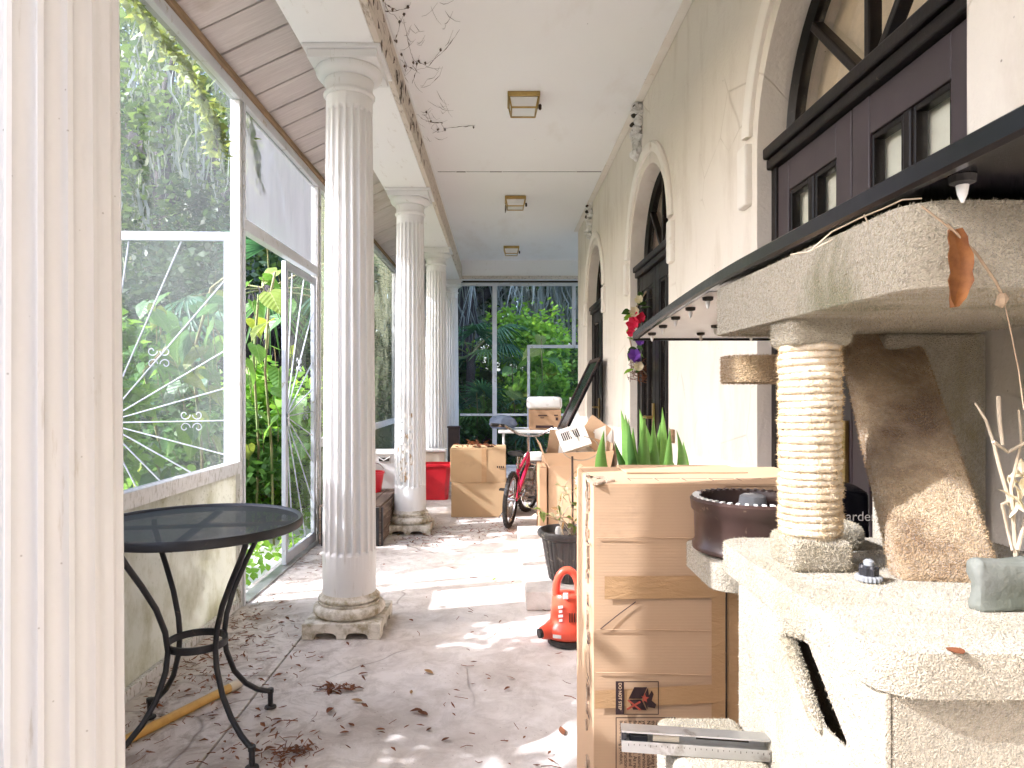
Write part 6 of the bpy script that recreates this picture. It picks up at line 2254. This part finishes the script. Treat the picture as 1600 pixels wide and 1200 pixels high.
# ------------------------------------------------------------------ flower garland on the middle door
def garland():
    r = empty('flower_garland', (1.0, 5.15, 1.3), 'silk flower garland with red and purple blooms on the middle door', 'garland')
    rt = random.Random(14)
    yg = 5.16
    MB().tube([at(1010, 455, yg), at(988, 490, yg), at(984, 530, yg), at(992, 565, yg), at(1010, 585, yg)], .006, 6).build('stem', M['dead_stem'], r)

    def bloom(u, v, size, mat, n=6):
        c = at(u, v, yg - .05)
        ax = Vector((-.45 + rt.uniform(-.3, .3), -1, rt.uniform(-.1, .5))).normalized()
        q = ax.to_track_quat('Z', 'Y').to_matrix().to_4x4()
        for k in range(n):
            vs, fs = leaf_shape(size, size * .42, 4, -.25, -.3)
            mt = Matrix.Translation(c) @ q @ Euler((0, R(-35), 2 * math.pi * k / n)).to_matrix().to_4x4()
            MB().add(put(vs, mt), fs).build('petal', mat, r, smooth=True)
    for u, v, s, m in ((992, 508, .075, 'leaf_red'), (1000, 500, .07, 'leaf_red'), (988, 520, .05, 'leaf_red'), (992, 557, .07, 'leaf_purple'), (1002, 535, .05, 'leaf_purple'), (996, 563, .05, 'leaf_purple'), (994, 488, .06, 'leaf_cream'), (998, 573, .055, 'leaf_cream'), (1000, 470, .05, 'leaf_cream')):
        bloom(u, v, s, M[m])
    for u, v in ((1003, 465), (996, 475), (984, 486), (978, 497), (975, 497), (1006, 490), (981, 514), (980, 528), (986, 545), (982, 546), (1004, 545), (1005, 558), (990, 577), (1001, 482), (1008, 470), (983, 505), (1010, 500), (1012, 520), (1004, 575)):
        vs, fs = leaf_shape(rt.uniform(.06, .10), rt.uniform(.018, .03), 4, .3, .3)
        mt = Matrix.Translation(at(u, v, yg - rt.uniform(0, .06))) @ Euler((rt.uniform(-1.4, 1.4), rt.uniform(-1, 1), rt.uniform(0, 6.3))).to_matrix().to_4x4()
        MB().add(put(vs, mt), fs).build('leaf', M['leaf_deep'] if rt.random() < .6 else M['leaf_bright'], r, smooth=True)
    m = MB()
    for k in range(46):
        a = at(rt.uniform(992, 1020), rt.uniform(575, 590), yg)
        m.tube([a, a + Vector((rt.uniform(-.08, .08), rt.uniform(-.04, .04), rt.uniform(-.05, .09))), a + Vector((rt.uniform(-.1, .1), 0, rt.uniform(-.08, .12)))], .0022, 4)
    o = m.build('dry_sprigs', M['leaf_brown'], r)
    o['kind'] = 'stuff'


garland()
# small brown key box on the wall beside the door
kb_ = MB().box(XW - .022, XW, 4.05, 4.10, .98, 1.06).build('wall_switch', M['bare_wood'], None, bevel=.004)
tag(kb_, 'small tan switch plate on the wall right of the middle door', 'switch')

# ------------------------------------------------------------------ cobwebs on the ceiling beside the beam
def cz(u, v, z=ZC - .012):
    y = F * (z - CZ) / (VY - v)
    return Vector(((u - VX) * y / F, y, z))


WB = [[[(590, 5), (602, 18), (616, 17), (640, 12)], [(600, 15), (618, 25), (625, 35), (622, 50), (617, 65)], [(597, 2), (610, 12), (622, 16)], [(625, 35), (630, 24)]],
      [[(631, 30), (637, 65), (643, 86), (648, 95)], [(648, 95), (662, 101), (680, 92), (700, 72), (718, 46)], [(614, 72), (625, 92), (640, 105), (650, 110), (670, 104), (690, 76)], [(628, 85), (635, 100), (632, 118), (638, 130)], [(652, 98), (650, 112), (644, 130)]],
      [[(634, 165), (650, 178), (665, 188), (674, 191)], [(672, 190), (690, 192), (694, 204), (684, 207), (673, 200), (680, 192), (686, 202), (676, 208)], [(693, 200), (718, 198), (742, 196)], [(666, 172), (674, 191)]]]
WL = ['dark cobweb strands at the top of the beam', 'big sagging cobweb beside the tall column capital', 'tangled cobweb clump on the ceiling below the beam strands']
rw = random.Random(9)
for web, lb in zip(WB, WL):
    r = empty('cobweb', cz(*web[0][0]), lb, 'cobweb', 'cobwebs on the porch ceiling')
    for ln in web:
        pts = []
        for (a, b), (c, d) in zip(ln, ln[1:]):
            for k in range(5):
                t_ = k / 5
                pts.append(cz(a + (c - a) * t_ + rw.uniform(-.8, .8), b + (d - b) * t_ + rw.uniform(-.8, .8)))
        pts.append(cz(*ln[-1]))
        rr_ = [max(.0005, rw.uniform(.0005, .0013) * (3.4 if rw.random() < .12 else 1)) for _ in pts]
        MB().tube(pts, rr_, 5).build('strand', M['cobweb'], r)
    for k in range(7):
        u, v = rw.choice(rw.choice(web))
        MB().lathe(cz(u + rw.uniform(-3, 3), v + rw.uniform(-3, 3)), [(.001, -.012), (.006, -.004), (.008, .002), (.002, .009)], 7, fn=lambda a, i: rw.uniform(.5, 1.5)).build('dust_clump', M['cobweb'], r)
rc = random.Random(33)
r = empty('cobweb', (-.4, 4.2, ZC - .01), 'faint fine web threads spread over the ceiling beside the beam', 'cobweb', 'cobwebs on the porch ceiling')
for k in range(46):
    u, v = rc.uniform(600, 700), rc.uniform(0, 215)
    if u < 598 + v * .24: u += 40
    L = rc.uniform(6, 34)
    a = rc.uniform(-1.2, 1.2)
    p = [cz(u + L * t_ * math.cos(a) + rc.uniform(-1, 1), v + L * t_ * math.sin(a) + rc.uniform(-1, 1) + 5 * math.sin(t_ * 3.1), ZC - rc.uniform(.004, .02)) for t_ in (0, .3, .6, 1)]
    MB().tube(p, [.0005, rc.uniform(.0006, .0022), .0007, .0005], 4).build('strand', M['cobweb'], r)
# smudges of web on the beam face
r = empty('cobweb', (-.61, 4, 3.2), 'dark web smudges along the inner face of the beam', 'cobweb', 'cobwebs on the porch ceiling')
for k in range(34):
    y_ = rw.uniform(3.0, 5.6)
    z_ = ZB + rw.uniform(.02, .2)
    MB().tube([(-.616, y_, z_), (-.615, y_ + rw.uniform(-.03, .03), z_ - rw.uniform(.01, .04)), (-.616, y_ + rw.uniform(-.04, .04), z_ - rw.uniform(.03, .08))], [.001, rw.uniform(.002, .006), .001], 5).build('strand', M['cobweb'], r)
for (a, b) in (((772, 38), (771, 44)), ((775, 1), (740, 22)), ((702, 90), (705, 148))):
    pass

# ------------------------------------------------------------------ fallen leaves and litter on the floor
def floor_pt(u, v):
    y = F * CZ / (v - VY)
    return Vector(((u - VX) * y / F, y, .001))


rf = random.Random(66)
spots = [(642, 1086, 'lone tan leaf'), (660, 1114, 'orange-brown oval leaf'), (553, 1138, 'long brown leaf'), (545, 1146, 'curled brown leaf'), (520, 1108, 'reddish leaf'), (566, 1097, 'small tan leaf'), (587, 1142, 'broken brown leaf'), (668, 1119, 'tiny dark leaf'), (674, 1139, 'crumpled black leaf'), (440, 1128, 'brown leaf by the table foot'), (432, 1135, 'second brown leaf by the table foot'), (663, 1050, 'upright tan seed'), (770, 908, 'green fresh leaf sprig'), (645, 972, 'dark leaf near the column base'), (740, 988, 'thin dark leaf in mid floor'), (560, 1057, 'dark sliver by the column'), (797, 1077, 'small brown leaf near the patched spot'), (690, 1160, 'little brown leaf at the bottom centre'), (880, 1150, 'brown leaf beside the carton')]
for u, v, nm in spots:
    p = floor_pt(u, v)
    L = rf.uniform(.03, .055)
    vs, fs = leaf_shape(L, L * rf.uniform(.2, .3), 5, rf.uniform(-.15, .15), rf.uniform(.1, .6))
    mn_ = min(z for _, _, z in vs)
    mt = Matrix.Translation(p + Vector((0, 0, .004 - mn_))) @ Euler((0, 0, rf.uniform(0, 6.3))).to_matrix().to_4x4()
    o = MB().add(put(vs, mt), fs).build('fallen_leaf', M['leaf_bright'] if 'green' in nm else (M['leaf_tan'] if 'tan' in nm else M['leaf_brown']), None, smooth=True)
    tag(o, nm + ' lying on the concrete floor', 'leaf', 'single fallen leaves on the floor')


def litter(name, label, cs, seed, mat):
    """cs: (x, y, sx, sy, n)"""
    rq = random.Random(seed)
    m = MB()
    for x, y, sx, sy, n in cs:
        for k in range(n):
            px_, py_ = rq.gauss(x, sx), rq.gauss(y, sy)
            if px_ < XS + .05: px_ = XS + .06 + rq.random() * .12
            z = .002 + abs(rq.gauss(0, .006))
            if rq.random() < .35:
                a = rq.uniform(0, 6.3)
                L = rq.uniform(.02, .07)
                d = Vector((math.cos(a), math.sin(a), 0))
                p = Vector((px_, py_, z + .002))
                m.tube([p, p + d * L * .5 + Vector((-d.y, d.x, 0)) * rq.uniform(-.01, .01), p + d * L], rq.uniform(.0009, .002), 4, cap=False)
            else:
                L = rq.uniform(.012, .04)
                vs, fs = leaf_shape(L, L * rq.uniform(.12, .32), 2, rq.uniform(-.3, .3), rq.uniform(.1, .8))
                mt = Matrix.Translation((px_, py_, z + .004)) @ Euler((rq.uniform(-.4, .4), rq.uniform(-.3, .3), rq.uniform(0, 6.3))).to_matrix().to_4x4()
                m.add(put(vs, mt), fs)
    o = m.build(name, mat)
    return tag(o, label, 'leaf litter', kind='stuff')


a = floor_pt(520, 1080); b = floor_pt(455, 1180); c = floor_pt(905, 1170)
litter('leaf_litter', 'brown leaf litter drifted along the screen wall and under the table',
       [(-1.38, 2.6, .10, .5, 190), (-1.3, 3.4, .12, .35, 120), (-1.45, 3.6, .05, .3, 100), (b.x, b.y, .05, .045, 80), (b.x - .12, b.y + .1, .12, .12, 60), (-1.0, 2.3, .2, .25, 40), (-1.05, 3.2, .1, .3, 60)], 1, M['leaf_brown'])
litter('leaf_litter', 'small pile of red-brown leaves in front of the tall column', [(a.x, a.y, .035, .02, 46), (a.x + .05, a.y + .03, .03, .02, 24)], 2, M['leaf_brown'])
litter('leaf_litter', 'scattered leaf crumbs over the middle of the floor', [(-.3, 3.2, .35, .8, 45), (0, 4.6, .35, .8, 30), (-.4, 6.1, .3, .2, 130), (-.65, 5.85, .14, .14, 100), (-.2, 6.6, .3, .25, 90), (.05, 2.6, .3, .4, 40), (-1.25, 5.2, .12, .3, 120)], 3, M['leaf_brown'])
litter('leaf_litter', 'dry litter gathered at the foot of the big carton', [(.19, 2.12, .03, .12, 60), (.1, 6.2, .12, .06, 60)], 4, M['leaf_brown'])
